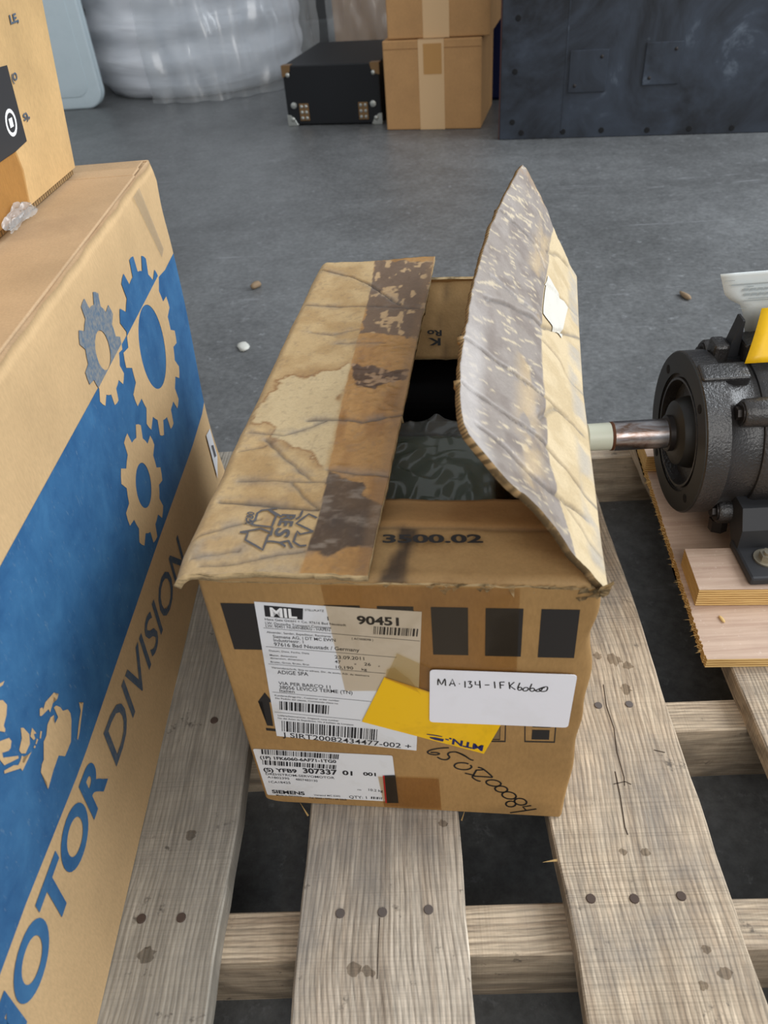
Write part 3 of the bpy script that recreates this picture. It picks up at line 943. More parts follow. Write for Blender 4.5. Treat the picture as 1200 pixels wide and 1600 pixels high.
BAND_L = [(0.6848,0.123),(0.651,0.1176),(0.5554,0.1176),(0.3724,0.1298),(0.1195,0.1415),(0.013,0.1561),(-0.0239,0.1584)]
STK = [(0.6386,0.0897),(0.6539,0.0407),(0.6215,0.022),(0.5938,0.0723)]
CRR= [[(0.129, 0.384), (0.101, 0.394), (0.077, 0.396), (0.06, 0.382)], [(0.117, 0.234), (0.089, 0.256), (0.066, 0.272), (0.052, 0.272), (0.0, 0.336)], [(0.129, 0.156), (0.105, 0.158), (0.05, 0.164), (0.006, 0.166)], [(0.127, 0.096), (0.097, 0.096), (0.052, 0.102), (0.03, 0.092), (0.0, 0.082)], [(0.115, 0.054), (0.093, 0.052), (0.069, 0.044), (0.042, 0.048), (0.01, 0.06)], [(0.06, 0.352), (0.002, 0.382)], [(0.05, 0.25), (0.0, 0.234)], [(0.06, 0.412), (0.042, 0.444), (0.014, 0.468)], [(0.117, 0.274), (0.085, 0.276), (0.062, 0.284)], [(0.056, 0.128), (0.038, 0.162), (0.022, 0.168)], [(0.044, 0.05), (0.018, 0.042), (0.002, 0.03)]]

# ================================================================== the setting
bm = bmesh.new()
add_box(bm, (-7, -5, FLOOR_Z - 0.05), (7, 6.3, FLOOR_Z))
fl = bobj('floor', bm, M['floor'])
tag(fl, 'dark grey scuffed concrete floor', 'floor', kind='structure')
wl_ = box('wall_back', (-7, 6.2, FLOOR_Z), (7, 6.3, 3.2), M['wall'])
tag(wl_, 'dark painted wall behind the stored goods', 'wall', kind='structure')

# ================================================================== pallet
pal = empty('wooden_pallet', (0.1, 0.46, FLOOR_Z), 0, 'weathered wooden pallet under the cartons and the motor', 'pallet')
PO = Vector((-0.1, -0.46, -FLOOR_Z))      # world -> pallet local


def plank(name, lo, hi, mat, parent, seed, axis=1, jit=0.0012):
    """sawn board: slightly wavy long edges"""
    n = 40
    r = np.random.default_rng(seed)
    a0, a1 = lo[axis], hi[axis]
    o = 1 - axis
    ts = np.linspace(a0, a1, n)
    jl = np.convolve(r.normal(0, jit, n + 4), np.ones(5) / 5, 'valid') * 1.6
    jr = np.convolve(r.normal(0, jit, n + 4), np.ones(5) / 5, 'valid') * 1.6
    b = 0.0015
    V, F = [], []
    for k, tt in enumerate(ts):
        l, rr = lo[o] + jl[k], hi[o] + jr[k]
        sec = [(l, lo[2]), (rr, lo[2]), (rr, hi[2] - b), (rr - b, hi[2]), (l + b, hi[2]), (l, hi[2] - b)]
        for (x, z) in sec:
            V.append((x, tt, z) if axis == 1 else (tt, x, z))
    for k in range(n - 1):
        for j in range(6):
            a, bb = k * 6 + j, k * 6 + (j + 1) % 6
            F.append((a, bb, bb + 6, a + 6))
    F.append(tuple(range(6)))
    F.append(tuple((n - 1) * 6 + j for j in range(6)))
    V = [tuple(Vector(v) + PO) for v in V]
    ob = mobj(name, V, F, mat, parent)
    return ob


BOARDS = []


def nail(parent, x, y, z, r=0.0045, mat='nail', name='nail'):
    bmn = bmesh.new()
    bmesh.ops.create_cone(bmn, cap_ends=True, segments=12, radius1=r, radius2=r * 0.8, depth=0.0016)
    bmesh.ops.translate(bmn, verts=bmn.verts, vec=Vector((x, y, z + 0.0002)) + PO)
    return bobj(name, bmn, M[mat], parent)


NAILS = {1: [(-0.078, 0.262), (-0.045, 0.262), (-0.009, 0.263), (-0.07, 0.446), (-0.01, 0.447)],
         2: [(0.117, 0.268), (0.150, 0.267), (0.186, 0.268), (0.160, 0.446), (0.189, 0.446), (0.15, 0.886)],
         0: [(-0.236, 0.262), (-0.204, 0.262), (-0.21, 0.446)],
         3: [(0.34, 0.446), (0.34, 0.26)], 4: []}
for k, (x0, x1) in enumerate([(-0.305, -0.172), (-0.110, 0.021), (0.097, 0.2245), (0.298, 0.425), (0.50, 0.63)]):
    bd = plank('deck_board', (x0, 0.0, -0.022), (x1, 0.905, 0.0), M[('deck_grey', 'deck', 'deck_warm', 'deck_warm', 'deck')[k]], pal, 20 + k)
    BOARDS.append(bd)
    for (nx, ny) in NAILS[k]:
        nail(bd, nx, ny, 0.0, 0.0042, 'knot' if (k == 2 and ny < 0.3) or k == 0 else 'nail')
def crack(parent, pts, w):
    Print(lambda x, y: tuple(Vector((x, y, 0.0003)) + PO)).stroke(pts, w).build('crack', M['dark_crack'], parent)


for bd_, pts, w in ((2, [(0.170, 0.470), (0.1675, 0.445), (0.169, 0.42), (0.166, 0.395), (0.1665, 0.370), (0.165, 0.362)], 0.0008),
                    (2, [(0.1600, 0.376), (0.1590, 0.352), (0.1565, 0.325), (0.1572, 0.318)], 0.0009),
                    (2, [(0.156, 0.364), (0.1665, 0.366), (0.171, 0.363)], 0.0007),
                    (1, [(-0.047, 0.258), (-0.048, 0.235), (-0.0485, 0.215)], 0.0006),
                    (2, [(0.199, 0.396), (0.208, 0.393)], 0.0008)):
    crack(BOARDS[bd_], pts, w)
rs = random.Random(12)
for bd_, x, y, r in ((2, 0.186, 0.500, 0.009), (2, 0.199, 0.492, 0.006), (2, 0.190, 0.464, 0.007), (2, 0.172, 0.506, 0.005), (2, 0.168, 0.303, 0.004), (2, 0.150, 0.304, 0.0035), (2, 0.193, 0.230, 0.004), (2, 0.201, 0.214, 0.0055), (2, 0.184, 0.206, 0.004), (1, -0.066, 0.222, 0.006), (1, -0.055, 0.220, 0.005), (1, 0.006, 0.333, 0.004), (0, -0.21, 0.33, 0.006), (0, -0.225, 0.235, 0.007)):
    blob = [(x + r * (0.55 + 0.6 * rs.random()) * math.cos(a), y + r * (0.5 + 0.6 * rs.random()) * math.sin(a)) for a in np.linspace(0, 2 * math.pi, 16)[:-1]]
    decal('stain', blob, lambda a, b: tuple(Vector((a, b, 0.0002)) + PO), M['deck_stain'], BOARDS[bd_])
for k, (y0, y1) in enumerate([(0.03, 0.068), (0.237, 0.275), (0.429, 0.464), (0.872, 0.902)]):
    plank('stringer', (-0.42, y0, FLOOR_Z), (0.66, y1, -0.0221), M['stringer'], pal, 40 + k, axis=0, jit=0.0006)

# ================================================================== main carton
BOX_O = (-0.14875, 0.35893, 0.0012)
BOX_R = -0.0942
BW, BD, BH = 0.26, 0.48, 0.272
mb = empty('cardboard_box', BOX_O, BOX_R, 'open worn cardboard box with white shipping labels and stained top flaps', 'box')
HV = [0, .05, .097, .239, .36, .48]
HU = [.260, .261, .263, .268, .276, .285]
PV = [0, .04, .08, .12, .2, .28, .36, .44, .48]
PP = [53, 47.5, 45, 44.5, 45.5, 48, 51.5, 58, 63]


def main_wob(V):
    x, y, z = V[:, 0].copy(), V[:, 1].copy(), V[:, 2].copy()
    bul = np.interp(y, HV, HU) - 0.26
    right = sst(0.22, 0.26, x)
    V[:, 0] += right * bul * (z / BH) ** 1.5
    # crushed front right corner
    near = np.exp(-((x - 0.26) / 0.007) ** 2 - (y / 0.012) ** 2)
    dent = np.sin(z * 46) * 0.5 + 0.5 * np.sin(z * 101 + 1)
    V[:, 0] += near * 0.0035 * dent * sst(0.02, 0.2, z)
    V[:, 1] += near * 0.003 * (0.6 + np.sin(z * 70)) * sst(0.05, 0.2, z)
    V[:, 0] -= near * 0.004 * sst(0.1, 0.0, z)
    # left wall bows slightly
    V[:, 0] -= sst(0.02, 0.0, x) * 0.006 * np.sin(np.pi * y / BD) * (z / BH)
    # bottom corners are knocked in
    kn = np.exp(-(x / 0.008) ** 2 - (y / 0.01) ** 2) * sst(0.02, 0.0, z)
    V[:, 2] += kn * 0.004
    rag = sst(BH - 0.004, BH, z)
    V[:, 2] += rag * 0.0008 * np.sin(x * 90 + 3 * np.sin(x * 61))
    return V


carton_body('body', BW, BD, BH, 0.006, [M['ctn'], M['ctn_in'], M['rim_torn']], mb, 0.004, main_wob, 40, step=0.006)
front = lambda off: (lambda u, w: (u, -off, w))

# --- inner (minor) flaps
n, m = 60, 34
uu = np.linspace(0.007, 0.253, n)[:, None] + np.zeros((1, m))
vv = np.zeros((n, 1)) + np.linspace(0.001, 0.090, m)[None, :]
zz = 0.2745 + 0.0025 * fbm(uu * 30, vv * 30) - 0.0022 * np.exp(-((vv - 0.053 + 0.004 * (fbm(uu * 40, uu * 3) - .5)) / 0.0022) ** 2)
zz = zz - sst(0.053, 0.09, vv) * 0.006
zz = zz - sst(0.006, 0.0, vv) * 0.004
vv = vv + sst(0.085, 0.09, vv) * 0.004 * (fbm(uu * 60, vv * 5) - 0.5)
Pf = np.stack([uu, vv, zz], 2)
Vv, Ff, Ii = grid_solid(Pf, normals(Pf), 0.004)
c0 = np.zeros((n, m, 3)) + lin(166, 134, 90)
c0 = mixc(c0, lin(120, 86, 48), sst(0.45, 0.75, fbm(uu * 22, vv * 26, 5)) * 0.55)
c0 = mixc(c0, lin(146, 104, 58), sst(0.052, 0.056, vv) * 0.55)
dk = sst(0.004, -0.003, poly_sd(uu + 0.004 * (fbm(uu * 160, vv * 160) - .5), vv, [(0.120, 0.0), (0.138, 0.0), (0.139, 0.03), (0.143, 0.05), (0.130, 0.054), (0.131, 0.03)]))
c0 = mixc(c0, lin(58, 48, 42), dk * 0.9)
c0 = mixc(c0, lin(110, 96, 84), np.exp(-((vv - 0.053) / 0.0012) ** 2) * 0.5)
cols = np.concatenate([np.concatenate([c0, np.full((n, m, 1), 0.15)], 2).reshape(-1, 4)] * 2)
mobj('inner_flap', Vv, Ff, [M['flap_paint'], M['ctn_in'], M['rim_torn']], mb, True, Ii, cols)
pr = Print(lambda u, v: (u, v, 0.2783))
pr.text_frame('3500.02', FT[0], FT[1], FT[2], 1)
pr.build('printed_number', M['black_ink'], mb)

# back flap droops into the box
n, m = 40, 24
db = np.array([0, -0.073, -0.06])
db /= np.linalg.norm(db)
uu = np.linspace(0.007, 0.268, n)[:, None] + np.zeros((1, m))
tt = np.zeros((n, 1)) + np.linspace(0.0, 0.0945, m)[None, ::-1]
nb = np.array([0, -db[2], db[1]])
nb = nb if nb[2] > 0 else -nb
hgt = 0.002 * fbm(uu * 40, tt * 40) - 0.003 * np.exp(-((uu - 0.1445 - 0.002 * np.sin(tt * 90)) / 0.0016) ** 2)
Pb = np.array([0, 0.478, 0.272])[None, None] + uu[..., None] * np.array([1, 0, 0]) + tt[..., None] * db + hgt[..., None] * nb
Vv, Ff, Ii = grid_solid(Pb, normals(Pb), 0.004)
c0 = np.zeros((n, m, 3)) + lin(182, 148, 100)
c0 = mixc(c0, lin(150, 116, 70), fbm(uu * 22, tt * 22) * 0.7)
c0 = mixc(c0, lin(104, 84, 60), np.exp(-((uu - 0.1445 - 0.002 * np.sin(tt * 90)) / 0.0016) ** 2) * 0.8)
cols = np.concatenate([np.concatenate([c0, np.full((n, m, 1), 0.1)], 2).reshape(-1, 4)] * 2)
mobj('inner_flap', Vv, Ff, [M['flap_paint'], M['ctn_in'], M['rim_torn']], mb, True, Ii, cols)
bmap = lambda u, t_: tuple(np.array([u, 0.478, 0.272]) + db * t_ + nb * 0.0024)
pr = Print(bmap)
pr.text_frame('Ro', (0.1431, 0.0625), (0.1272, 0.0622), (0.1433, 0.0690), 1)
pr.text_frame('K', (0.1421, 0.0718), (0.1285, 0.0715), (0.1423, 0.0800), 1)
pr.text_frame('V', (0.1680, 0.068), (0.160, 0.068), (0.1680, 0.076), 1)
pr.build('printed_letters', M['black_ink'], mb)

# --- left flap, folded over, stained, with a strip of old tape
TAPE_U = lambda v: np.interp(v, [0, .055, .17, .264, .417, .49], [.0719, .0759, .0720, .0705, .0709, .0671])


def lf_crease(U, V):
    Wp = 0.0016 * (fbm(U * 130, V * 130) - 0.5)
    g = np.zeros(np.shape(U))
    for k, cr in enumerate(CRS):
        g = np.maximum(g, np.exp(-(seg_dist(U + Wp, V + Wp, cr) / (0.0017 if k in (0, 4, 7) else 0.0012)) ** 2) * (1.0 if k in (0, 1, 4, 7) else 0.7))
    return g


def lf_z(U, V):
    U = np.asarray(U, float)
    V = np.asarray(V, float)
    ul = -0.0133 + 0.0164 * (V / 0.485)
    z = 0.2862 + 0.004 * (V / 0.48) + 0.0048 * (fbm(U * 24 + 3, V * 20, 4) - 0.5)
    z = z - lf_crease(U, V) * 0.0026
    z = z + 0.0012 * (1 - 2 * np.abs(fbm(U * 95 + 3, V * 120, 2) - 0.5)) ** 4 * sst(0.073, 0.078, U) * sst(0.113, 0.104, U - 0.0186 * V / 0.49) * (0.35 + 0.65 * np.exp(-((V - 0.2) / 0.06) ** 2))
    x = np.clip(U - ul, 0, 1)
    z = z - (np.clip(0.011 - x, 0, 1) / 0.011) ** 2 * 0.0095
    z = z - sst(0.02, 0.0, V) * sst(0.07, -0.01, U) * 0.004
    return z


n, m = 110, 350
aa = np.linspace(0, 1, n)[:, None] + np.zeros((1, m))
v0 = np.zeros((n, 1)) + np.linspace(-0.0045, 0.487, m)[None, :]
edge_j = 0.0036 * (fbm(aa * 9, aa * 3 + 4, 5) - 0.5)
v0 = v0 + edge_j * (sst(0.03, -0.004, v0) - 0.6 * sst(0.46, 0.487, v0)) + 0.006 * (v0 > 0.47) * sst(0.3, 0.9, aa) * sst(0.46, 0.487, v0)
ul = -0.0133 + 0.0164 * (v0 / 0.485)
ur = 0.1158 + 0.0186 * (v0 / 0.49)
U = ul + (ur - ul) * aa + 0.0016 * (fbm(v0 * 60, v0 * 7) - 0.5) * (sst(0.9, 1, aa) + sst(0.1, 0, aa))
Z = lf_z(U, v0)
Pl = np.stack([U, v0, Z], 2)
Vv, Ff, Ii = grid_solid(Pl, normals(Pl), 0.0052)
nz = fbm(U * 45, v0 * 45, 5)
fine = fbm(U * 260, v0 * 260, 3)
C = np.zeros((n, m, 3)) + lin(190, 164, 122)
C = mixc(C, lin(166, 136, 94), sst(0.35, 0.7, nz) * 0.7)
wp = (0.022 * (fbm(U * 55, v0 * 55, 2) - 0.5) + 0.008 * (fbm(U * 190, v0 * 190, 3) - 0.5)) * sst(0.074, 0.060, U)
sd = poly_sd(U, v0, WATER) + wp
C = mixc(C, lin(196, 178, 142), sst(0.002, -0.004, sd) * 0.85)
ringm = np.exp(-((sd + 0.0005) / 0.0014) ** 2) * 0.75 + np.exp(-((sd - 0.003) / 0.0035) ** 2) * 0.25
C = mixc(C, lin(134, 98, 62), np.clip(ringm, 0, 1) * sst(0.072, 0.066, U))
G = np.full((n, m), 0.12)
# old tape
tp = sst(-0.0004, 0.0004, U - TAPE_U(v0))
tape = np.zeros((n, m, 3)) + lin(174, 134, 84)
tape = mixc(tape, lin(150, 110, 66), sst(0.4, 0.7, fbm(U * 70, v0 * 25, 4)) * 0.8)
rough_e = 0.007 * (fbm(U * 110 + 5, v0 * 110, 4) - 0.5)
d1 = sst(0.001, -0.001, poly_sd(U, v0, DARK1) + rough_e)
tape = mixc(tape, lin(74, 64, 58), d1 * (0.80 + 0.2 * nz))
tape = mixc(tape, lin(140, 128, 116), d1 * sst(0.52, 0.75, fbm(U * 90, v0 * 200, 4)) * 0.7)
d2 = sst(0.001, -0.001, poly_sd(U, v0, DARK2) + 1.3 * rough_e)
tape = mixc(tape, lin(78, 62, 54), d2 * 0.9)
tape = mixc(tape, lin(170, 140, 110), d2 * sst(0.55, 0.68, fbm(U * 150, v0 * 150, 3)) * 0.8)
d3 = sst(0.001, -0.001, poly_sd(U, v0, DARK3) + 1.5 * rough_e)
tape = mixc(tape, lin(108, 92, 80), d3 * 0.9)
tape = mixc(tape, lin(196, 166, 126), d3 * sst(0.60, 0.68, fbm(U * 120, v0 * 70, 3)) * 0.8)
tape = mixc(tape, lin(150, 122, 92), sst(0.104, 0.112, U - 0.02 * (v0 / .5)) * 0.35)
C = mixc(C, tape, tp)
G = G * (1 - tp) + (0.85 - 0.45 * d3 - 0.25 * d1) * tp
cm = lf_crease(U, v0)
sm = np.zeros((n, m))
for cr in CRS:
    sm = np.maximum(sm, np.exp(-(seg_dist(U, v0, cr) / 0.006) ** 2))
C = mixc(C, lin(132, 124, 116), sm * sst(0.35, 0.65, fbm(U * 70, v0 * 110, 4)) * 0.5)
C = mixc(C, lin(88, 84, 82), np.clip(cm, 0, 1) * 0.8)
gr = sst(0.075, -0.005, v0 + 0.5 * U) * (0.25 + 0.75 * sst(0.4, 0.65, fbm(U * 60, v0 * 90, 4)))
C = mixc(C, lin(148, 142, 134), gr * 0.65 * (1 - tp))
C = mixc(C, lin(214, 192, 152), sst(0.012, 0.004, U - ul) * 0.6 * (1 - tp))
C = mixc(C, lin(120, 104, 90), sst(0.62, 0.75, fine) * 0.25)
cols = np.concatenate([np.concatenate([C, G[..., None]], 2).reshape(-1, 4)] * 2)
lfo = mobj('top_flap', Vv, Ff, [M['flap_paint'], M['ctn_in'], M['rim_torn']], mb, True, Ii, cols)
lfo['label'] = 'water stained top flap with grey blotched tape'
lmap = lambda u, v: (u, v, float(lf_z(u, v)) + 0.0009)
pr = Print(lmap)


def resample(pts, step=0.003):
    out = [np.array(pts[0], float)]
    for p in pts[1:]:
        p = np.array(p, float)
        L = np.linalg.norm(p - out[-1])
        k = max(1, int(L / step))
        s = out[-1].copy()
        for i in range(1, k + 1):
            out.append(s + (p - s) * i / k)
    return out


for s in RESY:
    pr.stroke(resample(s), 0.0016)
for (s, p, q, r, b) in RESYT:
    pr.text_frame(s, p, q, r, b)
pr.build('recycling_print', M['grey_ink'], lfo)

# --- right flap, standing up, twisted
def rf_crease(S, V):
    Wp = 0.003 * (fbm(S * 90, V * 90) - 0.5)
    g = np.zeros(np.shape(S))
    for k, cr in enumerate(CRR):
        g = np.maximum(g, np.exp(-(seg_dist(S + Wp, V + Wp, cr) / 0.0019) ** 2) * (1.0 if k in (1, 2, 3, 4) else 0.65))
    return g


def rf_point(S, V, off=0.0):
    S = np.asarray(S, float)
    V = np.asarray(V, float)
    ph = np.radians(np.interp(V, PV, PP))
    h0 = np.interp(V, HV, HU)
    nx, nz_ = np.sin(ph), np.cos(ph)
    d = off + 0.006 * (fbm(S * 28 + 9, V * 16, 3) - 0.5) - 0.0036 * rf_crease(S, V) + 0.003 * np.sin(np.pi * np.clip(S / 0.13, 0, 1))
    d = d * sst(0.0, 0.02, S) + off * sst(0.02, 0.0, S)
    rollx = sst(0.012, 0.0, S) * 0.004
    return np.stack([h0 - S * np.cos(ph) + nx * d + rollx, V, 0.2725 + S * np.sin(ph) + nz_ * d - rollx], -1)


n, m = 350, 96
V1 = np.linspace(0, 1, n)[:, None] + np.zeros((1, m))
S1 = np.zeros((n, 1)) + np.linspace(0.0, 0.130, m)[None, :]
S1 = S1 + 0.0022 * (fbm(V1 * 40, V1 * 3) - 0.5) * sst(0.11, 0.13, S1)
vlo = 0.002 + 0.004 * (fbm(S1 * 150, S1 * 9) - 0.5)
# torn tip at the far end, rounded near corner
vhi = 0.483 - 0.004 * sst(0.122, 0.131, S1) + 0.006 * (fbm(S1 * 110 + 3, S1 * 5) - 0.5) - 0.012 * np.exp(-((S1 - 0.045) / 0.03) ** 2)
vlo = vlo + 0.022 * sst(0.104, 0.131, S1) ** 2
VV = vlo + (vhi - vlo) * V1
Pr_ = rf_point(S1, VV)
Vv, Ff, Ii = grid_solid(Pr_, normals(Pr_), 0.0045)
nz = fbm(S1 * 50, VV * 50, 5)
C = np.zeros((n, m, 3)) + lin(206, 186, 150)
C = mixc(C, lin(184, 162, 124), sst(0.4, 0.7, nz) * 0.6)
TBv = np.interp(VV, [0.0, .05, .094, .16, .29, .392, .49], [.030, .044, .048, .050, .054, .054, .060])
tp = sst(-0.0005, 0.0005, S1 - TBv)
tape = np.zeros((n, m, 3)) + lin(146, 136, 128)
tape = mixc(tape, lin(122, 110, 102), sst(0.4, 0.7, fbm(S1 * 60, VV * 60, 4)) * 0.7)
sk = fbm((S1 * 0.5 + VV * 0.85) * 330, (VV * 0.5 - S1 * 0.85) * 110, 3)
tape = mixc(tape, lin(206, 190, 160), sst(0.66, 0.73, sk) * 0.75)
sk2 = sst(0.55, 0.66, fbm(S1 * 40 + 7, VV * 22, 4)) * sst(0.02, 0.0, np.abs(S1 - 0.068))
tape = mixc(tape, lin(196, 170, 128), sk2 * 0.6)
tape = mixc(tape, lin(198, 192, 188), sst(0.108, 0.122, S1 + 0.006 * nz) * sst(0.3, 0.1, VV) * 0.6)
C = mixc(C, tape, tp)
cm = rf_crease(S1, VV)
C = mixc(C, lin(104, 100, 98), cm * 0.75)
C = mixc(C, lin(160, 158, 156), sst(0.012, 0.0, np.abs(S1 - 0.006)) * sst(0.38, 0.6, fbm(S1 * 60, VV * 40)) * 0.6)
tip = sst(0.445, 0.49, VV + 0.25 * (S1 - 0.1))
C = mixc(C, lin(164, 132, 92), tip * sst(0.35, 0.6, fbm(S1 * 45, VV * 60)) * 0.8 * sst(0.06, 0.1, S1))
G = 0.1 + 0.45 * tp
cols = np.concatenate([np.concatenate([C, G[..., None]], 2).reshape(-1, 4)] * 2)
rfo = mobj('top_flap', Vv, Ff, [M['flap_paint'], M['ctn_in'], M['rim']], mb, True, Ii, cols)
rfo['label'] = 'raised creased top flap with peeling grey tape'
rmap = lambda s, v: tuple(rf_point(s, v, 0.0010))
k = 26
q = [np.array(p) for p in [(0.053, 0.372), (0.016, 0.366), (0.024, 0.294), (0.0535, 0.295)]]
pr = Print(rmap)
for i in range(k):
    for j in range(k):
        f = lambda a, b: tuple((q[0] * (1 - a) + q[1] * a) * (1 - b) + (q[3] * (1 - a) + q[2] * a) * b)
        pr.poly([f(i / k, j / k), f((i + 1) / k, j / k), f((i + 1) / k, (j + 1) / k), f(i / k, (j + 1) / k)])
pr.build('paper_patch', M['patch'], rfo)
# torn paper tuft at the near hinge corner and torn bits along the front rim
rt = random.Random(3)
bm = bmesh.new()
for i in range(9):
    base = Vector((0.247 + 0.004 * rt.random() + 0.0016 * i, -0.003 + 0.004 * rt.random(), 0.266 + 0.0012 * i))
    tip_ = base + Vector((0.004 * (rt.random() - .3), -0.006 * rt.random(), -0.010 + 0.016 * rt.random()))
    sd_ = Vector((0.004, 0.003 * (rt.random() - .5), 0.002))
    vs4 = [bm.verts.new(p) for p in (base - sd_, base + sd_, tip_ + sd_ * 0.4 + Vector((0, 0, .001)), tip_ - sd_ * 0.5)]
    bm.faces.new(vs4)
r_ = bmesh.ops.solidify(bm, geom=bm.faces[:], thickness=0.0012)
bobj('torn_corner', bm, M['rim_torn'], mb)
bm = bmesh.new()
for i in range(26):
    u = 0.118 + 0.128 * rt.random()
    base = Vector((u, 0.001, 0.272))
    w_ = 0.002 + 0.004 * rt.random()
    tip_ = base + Vector((0.006 * (rt.random() - .5), -0.004 * rt.random(), 0.003 - 0.010 * rt.random()))
    bm.faces.new([bm.verts.new(p) for p in (base - Vector((w_, 0, 0)), base + Vector((w_, 0, 0.0015)), tip_)])
bmesh.ops.solidify(bm, geom=bm.faces[:], thickness=0.0006)
bobj('torn_edge', bm, M['rim_torn'], mb)['kind'] = 'stuff'

# --- print on the front
for k in range(7):
    u0 = 0.0122 + 0.0353 * k
    sh = 0.0015 * (k / 6.0)
    decal('printed_square', [(u0, 0.2520 + sh), (u0 + 0.0240, 0.2522 + sh), (u0 + 0.0243, 0.2050 + sh), (u0 + 0.0003, 0.2046 + sh)], front(0.0003), M['black_ink'], mb)
ar = decal('printed_arrow', ARW, front(0.0003), M['black_ink'], mb)
decal('arrow_base', ARWB, front(0.0003), M['black_ink'], ar)


def frame(pr, quad, w):
    c = [np.array(p) for p in quad]
    ctr = sum(c) / len(c)
    ci = [a + (ctr - a) / np.linalg.norm(ctr - a) * w * 1.4 for a in c]
    n = len(pr.V)
    pr.V += [tuple(x) for x in c] + [tuple(x) for x in ci]
    for i in range(4):
        j = (i + 1) % 4
        pr.F.append((n + i, n + j, n + 4 + j, n + 4 + i))
    return pr


for fr_ in (('o', 'i', 'k'), ('o2', 'i2', None)):
    sy = frame(Print(front(0.0003)), IC[fr_[0]], 0.0013).build('printed_symbol', M['black_ink'], mb)
    frame(Print(front(0.0003)), IC[fr_[1]], 0.0010).build('inner_frame', M['black_ink'], sy)
    if fr_[2]:
        decal('symbol_block', IC['k'], front(0.0003), M['black_ink'], sy)
        Print(front(0.0003)).text('E', 0.2265, 0.1265, 0.007, 0.006, 0, 1).build('symbol_letter', M['black_ink'], sy)
    else:
        decal('symbol_fill', [tuple(np.array(p) * 0.9 + np.mean(IC['i2'], 0) * 0.1) for p in IC['i2']], front(0.0003), plain('symbol_grey', lin(120, 100, 72), 0.7), sy)


def sticker(name, pts, off, mat, parent, thick=0.00025):
    n = len(pts)
    V = [(p[0], -off, p[1]) for p in pts] + [(p[0], -off + thick, p[1]) for p in pts]
    F = [tuple(range(n)), tuple(range(2 * n - 1, n - 1, -1))]
    for i in range(n):
        j = (i + 1) % n
        F.append((i, j, n + j, n + i))
    bm = bmesh.new()
    bv = [bm.verts.new(v) for v in V]
    for f in F:
        bm.faces.new([bv[i] for i in f])
    bmesh.ops.triangulate(bm, faces=[f for f in bm.faces if len(f.verts) > 4])
    return bobj(name, bm, mat, parent)


lab = sticker('shipping_label', L1, 0.0007, M['label_paper'], mb)
lab['label'] = 'white shipping label with sender address and barcodes'
pr = Print(front(0.00085))
pr.poly(L1R)
for t_ in L1T:
    pr.text(*t_[:7])
for i, b in enumerate(L1B):
    pr.barcode(b, [60, 66, 130][i], i + 2)
for a, b in L1L:
    pr.bar(a, b, 0.0004)
pr.build('label_print', M['text_ink'], lab)
Print(front(0.0010)).text(*L1M).build('white_lettering', M['white_ink'], lab)

lab2 = sticker('product_label', rounded(L2, 0.002), 0.0007, M['label_paper'], mb)
lab2['label'] = 'white product label with barcodes above the lower edge'
pr = Print(front(0.00085))
for t_ in L2T:
    pr.text(*t_[:7])
for i, b in enumerate(L2B):
    pr.barcode(b, [120, 110, 26][i], i + 9)
pr.build('label_print', M['text_ink'], lab2)

tpo = decal('brown_tape', [(0.0832, 0.2722), (0.2098, 0.2722), (0.2112, 0.1694), (0.0881, 0.1627)], front(0.0013), M['tape'], mb)
tpo['label'] = 'translucent brown tape over the upper front'
tp2 = decal('brown_tape', [(0.1040, 0.0505), (0.1541, 0.0517), (0.1552, 0.0030), (0.1060, 0.0030)], front(0.0017), M['tape_dark'], mb)
decal('black_strip', BLK, front(0.0014), M['black_ink'], mb)
decal('red_strip', RED, front(0.0014), M['red_ink'], mb)
yel = sticker('yellow_sticker', YEL, 0.0018, M['yellow_paper'], mb)
pr = Print(front(0.0021))
pr.text_frame('MTN.', MTNq[3], (0.1632, 0.1104), MTNq[0], 1)
pr.build('printed_letters', M['navy_ink'], yel)
pr = Print(front(0.0021))
for q in LOGO:
    pr.poly(q)
pr.build('printed_logo', M['navy_ink'], yel)
decal('clear_tape', CLR, front(0.0024), M['tape_light'], mb)
cf = [np.array(p) for p in CLRF]
ctr = sum(cf) / len(cf)
bm = bmesh.new()
vs4 = [bm.verts.new((p[0], -0.0028 - 0.0035 * (i in (2, 3)), p[1])) for i, p in enumerate(cf)]
bm.faces.new(vs4)
bmesh.ops.triangulate(bm, faces=bm.faces[:])
bobj('curled_tape', bm, M['tape_light'], mb)
wlab = sticker('white_label', rounded(WL, 0.0035, 5), 0.0032, M['white_paper'], mb, 0.0004)
wlab['label'] = 'blank white sticker with a handwritten part number'


def smooth_pts(pts, k=3):
    P = [np.array(p, float) for p in pts]
    out = []
    for i in range(len(P) - 1):
        p0, p1, p2, p3 = P[max(i - 1, 0)], P[i], P[i + 1], P[min(i + 2, len(P) - 1)]
        for j in range(k):
            s = j / k
            out.append(0.5 * ((2 * p1) + (-p0 + p2) * s + (2 * p0 - 5 * p1 + 4 * p2 - p3) * s * s + (-p0 + 3 * p1 - 3 * p2 + p3) * s ** 3))
    out.append(P[-1])
    return out


pr = Print(front(0.0034))
for s in HW1:
    pr.stroke(smooth_pts(s) if len(s) > 3 else s, 0.00095)
pr.build('handwriting', M['pen_ink'], wlab)
pr = Print(front(0.0004))
for s in HW2:
    pr.stroke(smooth_pts(s) if len(s) > 3 else s, 0.0015)
pr.build('handwriting', M['pen_ink'], mb)

